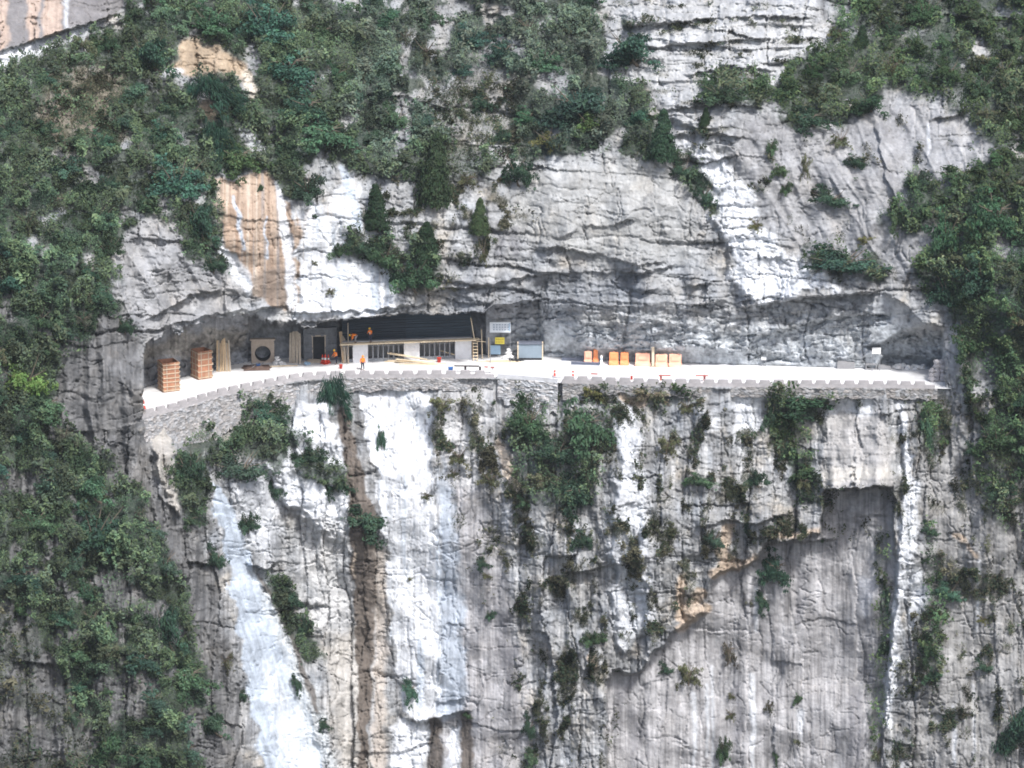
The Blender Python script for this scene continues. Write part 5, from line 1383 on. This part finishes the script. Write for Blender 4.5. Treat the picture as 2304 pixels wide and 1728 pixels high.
# ------------------------------------------------------------------ column formwork
def formwork(px, py, side, h, yaw, n, label, seed):
    r = random.Random(seed)
    root = empty("column_formwork", at_z(px, py, 0), yaw)
    a = side / 2
    b = MB()
    for (x, y, sx, sy) in ((0, -a, side, .06), (0, a, side, .06), (-a, 0, .06, side - .07), (a, 0, .06, side - .07)):
        b.box((x, y, h / 2), (sx, sy, h + r.uniform(-.03, .03)))
    b.build("plywood_panel", M_PLY, root)
    for k in range(n):
        z = .18 + (h - .4) * k / (n - 1) + r.uniform(-.05, .05); e = r.uniform(.03, .09); m = MB()
        m.box((r.uniform(-.03, .03), -a - .075, z), (side + 2 * e, .09, .10), Euler((0, r.uniform(-.015, .015), 0))).box((0, a + .085, z), (side + 2 * e, .10, .12))
        m.box((-a - .065, 0, z + .1), (.07, side + 2 * e, .085), Euler((r.uniform(-.015, .015), 0, 0))).box((a + .085, 0, z + .1), (.10, side + 2 * e, .12))
        m.build("batten", M_BATTEN, root)
    m = MB()
    for x in (-a * .55, a * .5): m.box((x, -a - .045, h / 2), (.09, .03, h - .06))
    for y in (-a * .4, a * .5): m.box((-a - .045, y, h / 2), (.03, .09, h - .06))
    m.build("stud", M_WOODG, root)
    return tag(root, label, "formwork")


formwork(380, 877, 1.85, 3.35, math.radians(24), 7, "orange plywood column formwork with seven battens, nearer the spur", 1)
formwork(454, 849, 1.72, 3.25, math.radians(32), 5, "orange plywood column formwork with fewer battens beside the leaning boards", 2)
formwork(317, 868, 1.0, 1.7, math.radians(20), 4, "small orange formwork box half hidden behind the spur", 3)


# ------------------------------------------------------------------ timber
def leaning(px, py, width, h, n, label, seed, m, lean=.6, tilt=0.0):
    r = random.Random(seed); p = at_z(px, py, 0)
    root = empty("board_bundle", p)
    for k in range(n):
        x = (k / max(n - 1, 1) - .5) * width + r.uniform(-.05, .05); hh = h * r.uniform(.88, 1.05); tx = tilt + r.uniform(-.14, .10)
        MB().bar((x + tx * .9, r.uniform(-.12, .1), 0), (x * .85 - tx * .2, lean + r.uniform(-.1, .1), hh), r.uniform(.15, .24), .05).build("board", m if r.random() < .75 else M_WOODG, root)
    return tag(root, label, "timber boards")


leaning(503, 836, 1.55, 3.6, 9, "bundle of tan boards leaning on the rock between formwork and pipe portal", 11, M_WOOD)
leaning(664, 817, 1.2, 3.5, 7, "bundle of greyer boards leaning between the pipe portal and the doorway", 12, M_WOODG)
leaning(771, 817, .55, 3.6, 4, "few tan boards leaning at the left corner of the hall", 13, M_WOOD, tilt=.35)


def planks(px, py, items, label, seed, m):
    r = random.Random(seed); root = empty("plank_pile", at_z(px, py, 0))
    for (x, y, z, ln, yaw, pit) in items:
        MB().box((x, y, z), (ln, .22, .055), Euler((r.uniform(-.03, .03), pit, yaw))).build("plank", m, root)
    return tag(root, label, "planks")


r = random.Random(21)
planks(930, 816, [(-1.2 + r.uniform(-.2, .2) + .4 * k, r.uniform(-.6, .5), .06 + .07 * k, r.uniform(3.2, 4.4), r.uniform(-.22, .12), .03 * k) for k in range(6)]
       + [(-1.0, .5, .75, 4.2, -.2, .13), (-.7, .2, .7, 4.6, -.12, .12), (1.4, -.7, .05, 4.8, .04, .0), (.6, -1.0, .05, 4.4, -.03, 0)], "pile of crossed pale planks on the road before the hall", 22, M_WOODP)
planks(1012, 808, [(0, .3, .62, 2.6, -.1, .26)], "single pale plank tilted against the right barred opening", 23, M_WOODP)
planks(702, 816, [(.1 * k, -.1 + .12 * k, .05 + .06 * k, 2.2 - .15 * k, r.uniform(-.1, .1), 0) for k in range(5)], "low stack of weathered boards in front of the black doorway", 24, M_WOODG)
planks(1120, 814, [(0, 0, .04, 5.0, .05, 0), (1.2, -.3, .04, 4.2, -.04, 0), (.4, .4, .05, 3.6, .12, 0)], "three flat pale planks on the ground below the yellow sign", 25, M_WOODP)
planks(640, 824, [(0, 0, .04, 3.0, .12, 0), (-.5, -.2, .09, 2.3, .16, 0)], "two pale planks flat on the ground in front of the greyer boards", 26, M_WOODP)

# ------------------------------------------------------------------ signs
def sign(name, px0, px1, py0, py1, gap, mat_, label, marks, legs=False):
    Yd = front_of(px0 - 4, px1 + 4, py0 - 3, py1 + 3) - gap
    a = at_y(px0, py1, Yd); b_ = at_y(px1, py0, Yd)
    w = b_.x - a.x; h = (b_.z - a.z)
    root = empty(name, ((a.x + b_.x) / 2, Yd, a.z))
    MB().box((0, 0, h / 2), (w, .05, h)).build("board", mat_, root)
    if marks: marks(root, w, h)
    if legs:
        for x in (-w / 2 + .06, w / 2 - .06): MB().tube((x, .06, -a.z), (x, .06, h), .035).build("post", M_BARMET, root)
    return tag(root, label, "sign")


def glyph(m, x, z, w, h, r, y):
    """a blocky written character of a few strokes"""
    for k in range(3): m.box((x + r.uniform(-.04, .04) * w, y, z + (k / 2 - .5) * h * .8), (w * r.uniform(.55, 1), .008, h * .10))
    for k in range(2): m.box((x + (k - .5) * w * .6 + r.uniform(-.05, .05) * w, y - .002, z + r.uniform(-.06, .06) * h), (w * .14, .008, h * r.uniform(.7, 1)))


def marks_white(root, w, h):
    m = MB(); r = random.Random(3)
    for k in range(6): glyph(m, -w * .30 + w * .135 * k, h * .52, w * .10, h * .62, r, -.03)
    m.build("lettering", M_INK, root)
    MB().box((w * .44, -.03, h * .5), (w * .05, .008, h * .8)).build("blue_edge", M_BLUEPALE, root)


def marks_yellow(root, w, h):
    m = MB(); r = random.Random(4)
    for row in range(2):
        for k in range(5): glyph(m, -w * .34 + w * .17 * k, h * (.30 + .40 * row), w * .13, h * .24, r, -.03)
    m.build("lettering", M_INKR, root)


sign("notice_board", 1102, 1149, 725, 748, .2, M_SIGNW, "white notice board with blue writing on the rock right of the hall", marks_white, True)
sign("warning_sign", 1114, 1135, 759, 774, (.25), M_YELLOW, "yellow sign with two lines of brown writing under the white notice board", marks_yellow)
sign("blue_board", 1103, 1126, 777, 797, (.3), M_BLUEPALE, "small pale blue board standing under the yellow sign", None, True)
sign("wall_plate", 1962, 1982, 782, 796, (.15), M_WHITEP, "white square plate on the rock by the cave mouth", None, True)
sign("wall_plate", 1713, 1724, 803, 810, (.15), M_WHITEP, "tiny white plate at the foot of the rock behind the right road", None, True)

# grey sheet metal screen
gs = empty("metal_screen", at_z(1193, 810, 0), .0)
tag(gs, "blue-grey sheet metal screen between two posts at the back of the road", "screen")
sh_ = MB()
for k in range(13): sh_.box((-1.24 + .2067 * k, .0 + (.02 if k % 2 else -.02), 1.05), (.2067, .03, 1.6))
sh_.build("sheet", M_STEEL, gs)
for x in (-1.42, 1.42): MB().box((x, -.05, 1.1), (.12, .12, 2.2)).build("post", M_WOODP, gs)
MB().box((0, .02, .12), (2.7, .1, .24)).build("base_board", M_DARK, gs)
MB().box((0, .25, 2.02), (2.9, .9, .05), Euler((.15, 0, 0))).build("roof_sheet", M_GSTEEL, gs)

# ------------------------------------------------------------------ orange water barriers
def barrier(px, py, w, h, m, label, yaw=0.0, ncap=1):
    root = empty("water_barrier", at_z(px, py, 0), yaw)
    b = MB()
    b.prism([(-w / 2, 0), (w / 2, 0), (w / 2, h * .28), (w / 2 - .05, h * .36), (w / 2 - .05, h), (-w / 2 + .05, h), (-w / 2 + .05, h * .36), (-w / 2, h * .28)], -.3, .3)
    for v in b.v:
        if v.z > h * .3: v.y *= .62
    b.build("barrier_body", m, root, bevel=.07)
    MB().box((0, -.20, h * .66), (w * .62, .06, h * .30)).build("raised_panel", m, root, bevel=.025)
    for k in range(ncap): MB().lathe(((k - (ncap - 1) / 2) * w * .5, 0, h), [(.09, 0), (.09, .05), (.06, .07)], 10).build("filler_cap", m, root)
    return tag(root, label, "barrier", "orange water barriers at the back of the road")


barrier(1323, 818, .95, 1.45, M_FADED, "pale bleached barrier at the left end of the row", .1)
barrier(1340, 816, .62, 1.6, M_ORANGE, "narrow orange barrier beside the bleached one at the left end", .1)
barrier(1381, 821, 1.12, 1.5, M_ORANGE, "left one of the two vivid orange barriers standing close together")
barrier(1405, 821, 1.02, 1.5, M_ORANGE, "right one of the two vivid orange barriers standing close together", -.03)
barrier(1446, 823, 1.75, 1.5, M_FADED, "wide bleached orange barrier left of the tall timber post", 0, 2)
barrier(1488, 825, 1.45, 1.45, M_FADED, "bleached orange barrier right against the tall timber post", .02, 2)
barrier(1519, 825.5, 1.5, 1.5, M_FADED, "bleached orange barrier at the right end of the row", -.02, 2)
wp = empty("timber_post", at_z(1469, 825, 0)); MB().box((0, 0, 1.5), (.3, .18, 3.1), Euler((0, -.02, 0))).build("post_shaft", M_WOODP, wp); MB().box((0, 0, .06), (.7, .5, .12)).build("post_foot", M_WOODG, wp)
tag(wp, "tall pale timber post standing between the bleached barriers", "post")
wp = empty("white_bollard", at_z(1353, 822, 0)); MB().lathe((0, 0, 0), [(.26, 0), (.26, .08), (.16, .12), (.13, 1.1), (.06, 1.2)], 12).build("bollard_body", M_WHITEP, wp, smooth=True)
MB().lathe((0, 0, .7), [(.155, 0), (.15, .15)], 12).build("band", M_BLUEPALE, wp)
tag(wp, "slim white bollard between narrow and vivid orange barriers", "bollard")

# steel lying on the road
for (u0, v0, u1, v1, lab) in ((1264, 811, 1315, 812, "grey steel beam lying at the back of the road"), (1285, 820, 1352, 822, "longer grey steel beam lying nearer the road's middle")):
    a = at_z(u0, v0, 0); b_ = at_z(u1, v1, 0); d = b_ - a
    rt = empty("steel_beam", (a + b_) / 2, math.atan2(d.y, d.x)); ln = d.length
    MB().box((0, 0, .03), (ln, .26, .06)).build("lower_flange", M_GSTEEL, rt); MB().box((0, 0, .17), (ln, .05, .22)).build("web", M_GSTEEL, rt); MB().box((0, 0, .31), (ln, .26, .06)).build("upper_flange", M_GSTEEL, rt)
    tag(rt, lab, "steel beam")

# ------------------------------------------------------------------ painted guard rails on short posts
def rail(pieces, posts, label, zr):
    c = at_z(sum(p[0] for p in posts) / len(posts), posts[0][1], 0)
    root = empty("guard_rail", c)
    for (u0, v0, u1, v1, m) in pieces:
        a = at_z(u0, v0, zr) - c; b_ = at_z(u1, v1, zr) - c
        MB().bar(a, b_, .09, .26, math.pi / 2).build("rail_length", m, root)
    for (u, v, m) in posts:
        a = at_z(u, v, 0) - c
        MB().box((a.x, a.y, .38), (.24, .2, .76)).build("rail_post", m, root); MB().box((a.x, a.y, .06), (.42, .4, .12)).build("post_base", M_WHITEP, root)
    return tag(root, label, "guard rail")


rail([(1022, 823, 1078, 824, M_BLACKP), (1078, 824, 1090, 825, M_WHITEP), (1090, 825.5, 1098, 826, M_REDBROWN), (1098, 826, 1104, 826.3, M_WHITEP), (1104, 826.3, 1112, 826.8, M_REDBROWN)],
     [(1047, 839, M_BLACKP), (1080, 839, M_BLACKP), (1108, 840, M_WHITEP)], "black and red painted guard rail inside the left parapet's right end", .75)
rail([(1248, 838, 1289, 840, M_WHITEP), (1289, 840, 1330, 841, M_WHITEP)], [(1248, 848, M_RED), (1289, 850, M_RED)], "white guard rail on two red posts at the start of the right parapet", .7)
rail([(1330, 841, 1345, 841.6, M_REDBROWN), (1345, 841.6, 1421, 844, M_WHITEP), (1421, 844, 1482, 845, M_WHITEP), (1482, 845, 1509, 845, M_REDBROWN)], [(1421, 856, M_RED), (1487, 858, M_REDBROWN)],
     "guard rail with a dull red end length, left of two red boards", .72)
rail([(1509, 845, 1565, 845.3, M_WHITEP), (1565, 845.3, 1593, 845.5, M_REDBROWN)], [(1585, 858, M_REDBROWN)], "guard rail with a dull red board over one post, right of two red boards", .72)

# ------------------------------------------------------------------ cones, buckets, sacks and other small things
def cone(px, py, h, label, group=None):
    root = empty("traffic_cone", at_z(px, py, 0))
    MB().box((0, 0, .03), (h * .55, h * .55, .06)).build("cone_base", M_RED, root, bevel=.01)
    MB().lathe((0, 0, .06), [(h * .21, 0), (h * .14, h * .38)], 12).build("lower_cone", M_RED, root, smooth=True)
    MB().lathe((0, 0, .06 + h * .38), [(h * .14, 0), (h * .105, h * .2)], 12).build("white_band", M_WHITEP, root, smooth=True)
    MB().lathe((0, 0, .06 + h * .58), [(h * .105, 0), (h * .04, h * .38)], 12).build("upper_cone", M_RED, root, smooth=True)
    return tag(root, label, "traffic cone", group)


cone(726, 817, 1.0, "leftmost of the three red cones clustered before the doorway", "red cones before the doorway")
cone(732, 818.5, 1.15, "middle of the three red cones clustered before the doorway", "red cones before the doorway")
cone(739, 817, 1.0, "rightmost of the three red cones clustered before the doorway", "red cones before the doorway")
cone(920, 807, .95, "red cone standing against the middle white pier", None)
cone(324, 922, 1.1, "orange-red cone at the far left end of the road", None)


def bucket(px, py, h, m, label, cat="bucket"):
    root = empty("bucket", at_z(px, py, 0))
    MB().lathe((0, 0, 0), [(h * .36, 0), (h * .46, h * .96), (h * .5, h * .96), (h * .5, h), (h * .40, h), (h * .36, h * .2)], 14).build("bucket_body", m, root, smooth=True)
    hn = MB(); q = [Vector((h * .48 * math.cos(t), 0, h + h * .4 * math.sin(t))) for t in [math.pi * k / 8 for k in range(9)]]
    for a, b_ in zip(q[:-1], q[1:]): hn.tube(a, b_, .015, n=5)
    hn.build("handle", M_BARMET, root)
    return tag(root, label, cat)


bucket(988, 815, .55, M_RED, "red bucket on the road right of the plank pile")
bucket(581, 829, .55, M_BLUE, "blue bucket standing by the dark rubbish below the pipe portal")
bucket(1014, 838, .6, M_BLUE, "blue bucket by the parapet left of the black rail")
bucket(767, 829, .45, M_RED, "red bucket at the road edge near the drooping clump")


def heap(name, px, py, items, m, part, label, cat, seed, round_=True):
    r = random.Random(seed); root = empty(name, at_z(px, py, 0))
    for (x, y, z, s) in items:
        b = bmesh.new(); bmesh.ops.create_icosphere(b, subdivisions=2, radius=1)
        for v in b.verts: v.co *= 1 + r.uniform(-.16, .16)
        me = bpy.data.meshes.new(part); b.to_mesh(me); b.free(); me.materials.append(m)
        o = bpy.data.objects.new(part, me); COL.objects.link(o); o.parent = root
        o.location = (x, y, z); o.scale = (s * 1.3, s, s * .62) if round_ else (s * r.uniform(.8, 1.4), s, s * r.uniform(.6, .9)); o.rotation_euler = (r.uniform(-.3, .3), r.uniform(-.3, .3), r.uniform(0, 3))
    return tag(root, label, cat)


heap("sack_pile", 625, 820, [(-.3, 0, .17, .32), (.35, .05, .17, .33), (0, .15, .5, .3), (-.1, .1, .8, .24), (.7, -.1, .15, .26)], M_SACK, "sack", "heap of white sacks right of the pipe portal", "sacks", 1)
heap("sack_pile", 1143, 806, [(0, 0, .25, .42), (.05, .1, .62, .34), (.1, .1, .98, .26), (-.4, -.1, .18, .3), (.45, -.1, .18, .3)], M_SACK, "sack", "tall white heap of sacks left of the sheet metal screen", "sacks", 2)
heap("sack_pile", 690, 821, [(0, 0, .2, .3), (.25, .1, .15, .22)], M_BLUEPALE, "sack", "pale blue bags on the ground beside the greyer boards", "bags", 3)
heap("rubble_heap", 2044, 830, [(r.uniform(-1.7, 1.7), r.uniform(-.4, .4), r.uniform(.05, .35), r.uniform(.16, .34)) for k in range(30)], M_WHITECON, "rubble_stone", "heap of white rubble at the mouth of the cave", "rubble", 4, False)
heap("rubble_heap", 1165, 812, [(r.uniform(-.9, .9), r.uniform(-.3, .3), .12, r.uniform(.12, .26)) for k in range(9)], M_DARK, "rubble_stone", "dark rubble at the foot of the sheet metal screen", "rubble", 5, False)
heap("stone_stack", 2108, 858, [(x * .55 + r.uniform(-.1, .1), .1 * k, .3 + k * .45, .42) for k in range(5) for x in ((-1, 0, 1, 2) if k < 3 else (0, 1, 2))], M_PARAPET, "block", "rough stone stack closing the right end of the parapet", "stone stack", 6, False)
# rusty sheet with rubbish under the portal
rs = empty("rubbish_sheet", at_z(577, 828, 0), .1)
b = MB(); g = 9
for i in range(g + 1):
    for j in range(g + 1):
        x = (i / g - .5) * 3.2; y = (j / g - .5) * 2.6
        e = max(abs(i / g - .5), abs(j / g - .5)) * 2
        b.v.append(Vector((x * (1 - .1 * math.sin(j)), y, .04 + (.4 * (1 - e) * rnd.uniform(.5, 1.2) if e < 1 else 0))))
for i in range(g):
    for j in range(g): b.f.append((i * (g + 1) + j, (i + 1) * (g + 1) + j, (i + 1) * (g + 1) + j + 1, i * (g + 1) + j + 1))
b.build("sheet", M_RUST, rs)
for k in range(7): MB().bar((rnd.uniform(-1.2, 1), rnd.uniform(-.8, .6), .25), (rnd.uniform(-1, 1.4), rnd.uniform(-.6, .8), .6), .07, .05).build("stick", M_GREYC, rs)
tag(rs, "brown sheet with sticks and rubbish in front of the pipe portal", "rubbish")
# dark boxes by the cave
mb = empty("metal_box", at_z(1960, 832, 0)); MB().box((0, .3, .06), (1.25, .7, .12)).box((0, .3, .62), (1.25, .7, .1)).box((-.57, .3, .34), (.11, .7, .46)).box((.57, .3, .34), (.11, .7, .46)).build("box_shell", M_GREYC, mb); MB().box((0, .5, .34), (1.0, .1, .44)).build("box_back", M_DARK, mb)
tag(mb, "grey open-fronted box on the road edge under the white square plate", "box")
for (u, v, w, h, lab) in ((1903, 830, 2.0, .75, "dark concrete block at the rock foot left of the open box"), (1990, 832, 1.5, .4, "low dark concrete block right of the open box")):
    cbk = empty("concrete_block", at_z(u, v, 0), rnd.uniform(-.05, .05))
    MB().box((0, .3, h / 2), (w, .7, h)).jitter(.03, rnd).build("block_body", M_GREYC, cbk, bevel=.03); MB().box((-w * .2, .3, h + .04), (w * .5, .5, .1)).build("block_cap", M_GREYC, cbk)
    tag(cbk, lab, "concrete block")

# ------------------------------------------------------------------ people
def skin(name, chains, parent, m, sub=1):
    """one continuous skinned surface; chains are lists of (point, radius) that may share points"""
    bm = bmesh.new(); lay = bm.verts.layers.skin.verify(); vmap = {}

    def vert(p, rad):
        k = tuple(round(c, 4) for c in p)
        if k not in vmap:
            v = bm.verts.new(p); s = v[lay]
            s.radius = (rad, rad) if not isinstance(rad, tuple) else rad
            s.use_root = len(vmap) == 0
            vmap[k] = v
        return vmap[k]
    for ch in chains:
        prev = None
        for p, rad in ch:
            v = vert(p, rad)
            if prev is not None and prev is not v and bm.edges.get((prev, v)) is None: bm.edges.new((prev, v))
            prev = v
    me = bpy.data.meshes.new(name); bm.to_mesh(me); bm.free(); me.materials.append(m)
    o = bpy.data.objects.new(name, me); COL.objects.link(o); o.parent = parent
    o.modifiers.new("skin", 'SKIN').use_smooth_shade = True
    sd = o.modifiers.new("sub", 'SUBSURF'); sd.levels = sub; sd.render_levels = sub
    return o


def person(loc, yaw, pose, jacket, trousers, helmet, label, vest=None):
    V_ = Vector
    root = empty("person", loc, yaw)
    # the figure faces -y in its own frame; joints in metres
    J = pose
    hip, chest, neck, head = J["hip"], J["chest"], J["neck"], J["head"]
    hd = (head - neck).normalized()
    body = [[(hip, .13), (chest, .155), (neck, .055), (neck + hd * .07, .05), (head - hd * .02, .085), (head + hd * .06, .1), (head + hd * .14, .075)]]
    jk = [[(hip + V_((0, 0, -.06)), .155), (hip, .165), ((hip + chest) / 2, .165), (chest, .185), (neck - hd * .02, .085)]]
    tr = []
    for s in ("L", "R"):
        sh, el, ha = J["sh" + s], J["el" + s], J["ha" + s]
        d = (ha - el).normalized(); side = d.cross(V_((0, 0, 1)))
        side = side.normalized() if side.length > .1 else V_((1, 0, 0))
        palm = ha + d * .07
        body.append([(chest, .155), (sh, .065), (el, .045), (ha, .03), (palm, .038)])
        for k in range(4):
            b0 = palm + side * (.024 * (k - 1.5)); ln = (.062, .075, .07, .052)[k]
            body.append([(palm, .038), (b0 + d * .02, .010), (b0 + d * ln + V_((0, -.008, -.012)), .009), (b0 + d * (ln + .02) + V_((0, -.014, -.03)), .008)])
        body.append([(ha, .03), (ha + d * .03 + side * .045, .012), (ha + d * .075 + side * .055, .010)])
        jk.append([(chest, .185), (sh, .085), (el, .066), (el.lerp(ha, .86), .05)])
        th, kn, an = J["th" + s], J["kn" + s], J["an" + s]
        toe = an + V_((0, -.17, -.04))
        body.append([(hip, .13), (th, .09), (kn, .055), (an, .04), (toe, .035)])
        tr.append([(hip, .15), (th, .115), (kn, .078), (an + V_((0, 0, .03)), .062)])
        bt = skin("boot", [[(an + V_((0, .03, .05)), .055), (an + V_((0, .02, -.02)), .055), (an + V_((0, -.1, -.05)), .046), (toe, .04)]], root, M_BOOT)
    skin("body", body, root, M_SKIN)
    skin("jacket", jk, root, jacket); skin("trousers", tr, root, trousers)
    if vest:
        skin("vest", [[(hip + (chest - hip) * .15, .178), ((hip + chest) / 2, .182), (chest, .2)]], root, vest)
    # face: nose, eyes, mouth, ears
    fwd = J.get("face", V_((0, -1, 0))).normalized(); rt = fwd.cross(hd).normalized()
    c = head + hd * .05
    MB().bar(c + fwd * .09 + hd * .015, c + fwd * .118 - hd * .02, .026, .026).build("nose", M_SKIN, root)
    for s in (-1, 1):
        e = MB(); p = c + fwd * .092 + rt * (.034 * s) + hd * .02; e.box(p, (.022, .012, .012)).build("eye", M_BOOT, root)
        MB().bar(c + rt * (.1 * s) - hd * .02, c + rt * (.105 * s) + hd * .035, .022, .034).build("ear", M_SKIN, root)
    MB().box(c + fwd * .088 - hd * .055, (.045, .012, .01)).build("mouth", M_REDBROWN, root)
    q = hd.to_track_quat('Z', 'Y')
    hm = MB(); hm.lathe((0, 0, 0), [(.150, 0), (.150, .015), (.128, .02), (.122, .07), (.095, .115), (.05, .14), (.01, .148)], 14)
    ho = hm.build("helmet", helmet, root, smooth=True); ho.location = head + hd * .075; ho.rotation_mode = 'QUATERNION'; ho.rotation_quaternion = q
    return tag(root, label, "person")


def standing(lean=0.0, stride=.0, arms="down"):
    v = Vector
    J = {"hip": v((0, 0, .96)), "chest": v((0, -.02 - lean * .4, 1.32)), "neck": v((0, -.02 - lean * .55, 1.47)), "head": v((0, -.05 - lean * .7, 1.58)), "face": v((0, -1, -.1))}
    for s, n in ((-1, "R"), (1, "L")):
        J["th" + n] = v((.09 * s, 0, .90)); J["kn" + n] = v((.10 * s, -.03 - stride * s * .5, .50)); J["an" + n] = v((.11 * s, .02 - stride * s, .085))
        J["sh" + n] = v((.19 * s, -.02 - lean * .45, 1.40))
        if arms == "down": J["el" + n] = v((.26 * s, .02, 1.13)); J["ha" + n] = v((.27 * s, -.10, .90))
        elif arms == "work": J["el" + n] = v((.27 * s, -.12, 1.14)); J["ha" + n] = v((.17 * s, -.36, 1.16 + .04 * s))
        elif arms == "carry": J["el" + n] = v((.27 * s, -.10 - lean * .4, 1.12)); J["ha" + n] = v((.20 * s, -.32 - lean * .4, .95))
    return J


def bending():
    v = Vector
    J = {"hip": v((0, .12, .88)), "chest": v((0, -.26, 1.02)), "neck": v((0, -.42, 1.03)), "head": v((0, -.53, 1.00)), "face": v((0, -.5, -1))}
    for s, n in ((-1, "R"), (1, "L")):
        J["th" + n] = v((.10 * s, .10, .82)); J["kn" + n] = v((.13 * s, -.04, .46)); J["an" + n] = v((.13 * s, .06, .085))
        J["sh" + n] = v((.19 * s, -.30, 1.0)); J["el" + n] = v((.24 * s, -.34, .70)); J["ha" + n] = v((.15 * s, -.42, .45))
    return J


def on_deck(px):    # on the scaffold platform
    return A + Matrix.Rotation(byaw, 3, 'Z') @ Vector((bx(px), -.5, H1 + .225))


person(on_deck(799), math.radians(-72), bending(), M_HIVIS, M_GREYTR, M_HELMET, "person in an orange jacket bending over on the scaffold platform")
person(on_deck(833), math.radians(-35), standing(.1, .06, "work"), M_HIVIS, M_NAVY, M_HELMET, "person in an orange and white top standing upright on the scaffold platform", M_HIWHITE)
person(at_z(757, 819, 0), math.radians(-60), standing(.25, .1, "carry"), M_HIVIS, M_NAVY, M_HELMET, "person in orange with a yellow helmet beside the leaning boards at the hall's corner", M_FADED)
person(at_z(816, 833, 0), math.radians(20), standing(.05, .16, "down"), M_HIVIS, M_NAVY, M_HELMETO, "person in orange with dark trousers walking on the road by the parapet")

# ------------------------------------------------------------------ light
SUN_EL, SUN_AZ = math.radians(52), math.radians(30)      # azimuth: to the right of the viewer's back
sd = Vector((math.sin(SUN_AZ) * math.cos(SUN_EL), -math.cos(SUN_AZ) * math.cos(SUN_EL), math.sin(SUN_EL)))
sl = bpy.data.lights.new("sun", 'SUN'); sl.energy = 2.3; sl.angle = math.radians(7); sl.color = (1.0, .98, .955)
so = bpy.data.objects.new("sun", sl); COL.objects.link(so)
so.rotation_euler = (-sd).to_track_quat('-Z', 'Y').to_euler(); so.location = (60, -120, 160)
w = bpy.data.worlds.new("World"); scene.world = w; w.use_nodes = True
bg = w.node_tree.nodes["Background"]
sky = w.node_tree.nodes.new("ShaderNodeTexSky"); sky.sky_type = 'NISHITA'; sky.sun_disc = False
sky.sun_elevation = SUN_EL; sky.sun_rotation = math.atan2(sd.x, sd.y); sky.air_density = 1.0; sky.dust_density = 3.0
w.node_tree.links.new(sky.outputs["Color"], bg.inputs["Color"]); bg.inputs["Strength"].default_value = .10
scene.view_settings.view_transform = 'Standard'; scene.view_settings.look = 'None'
scene.view_settings.exposure = 1.0
scene.cycles.pixel_filter_type = 'BLACKMAN_HARRIS'; scene.cycles.filter_width = 1.75; scene.view_settings.gamma = 1.0
scene.cycles.max_bounces = 5


# ------------------------------------------------------------------ the air between
hz_me = MB().box((0, -150, 32), (320, 560, 184)).mesh("haze")
haze = bpy.data.objects.new("haze", hz_me); COL.objects.link(haze)
hm_ = bpy.data.materials.new("valley_haze"); hm_.use_nodes = True
nt = hm_.node_tree; nt.nodes.remove(nt.nodes["Principled BSDF"])
pv = nt.nodes.new("ShaderNodeVolumePrincipled"); pv.inputs["Color"].default_value = (.86, .92, 1, 1); pv.inputs["Density"].default_value = .00006
nt.links.new(pv.outputs["Volume"], nt.nodes["Material Output"].inputs["Volume"])
hz_me.materials.append(hm_)
tag(haze, "thin pale blue haze filling the valley air", "haze", kind="stuff")
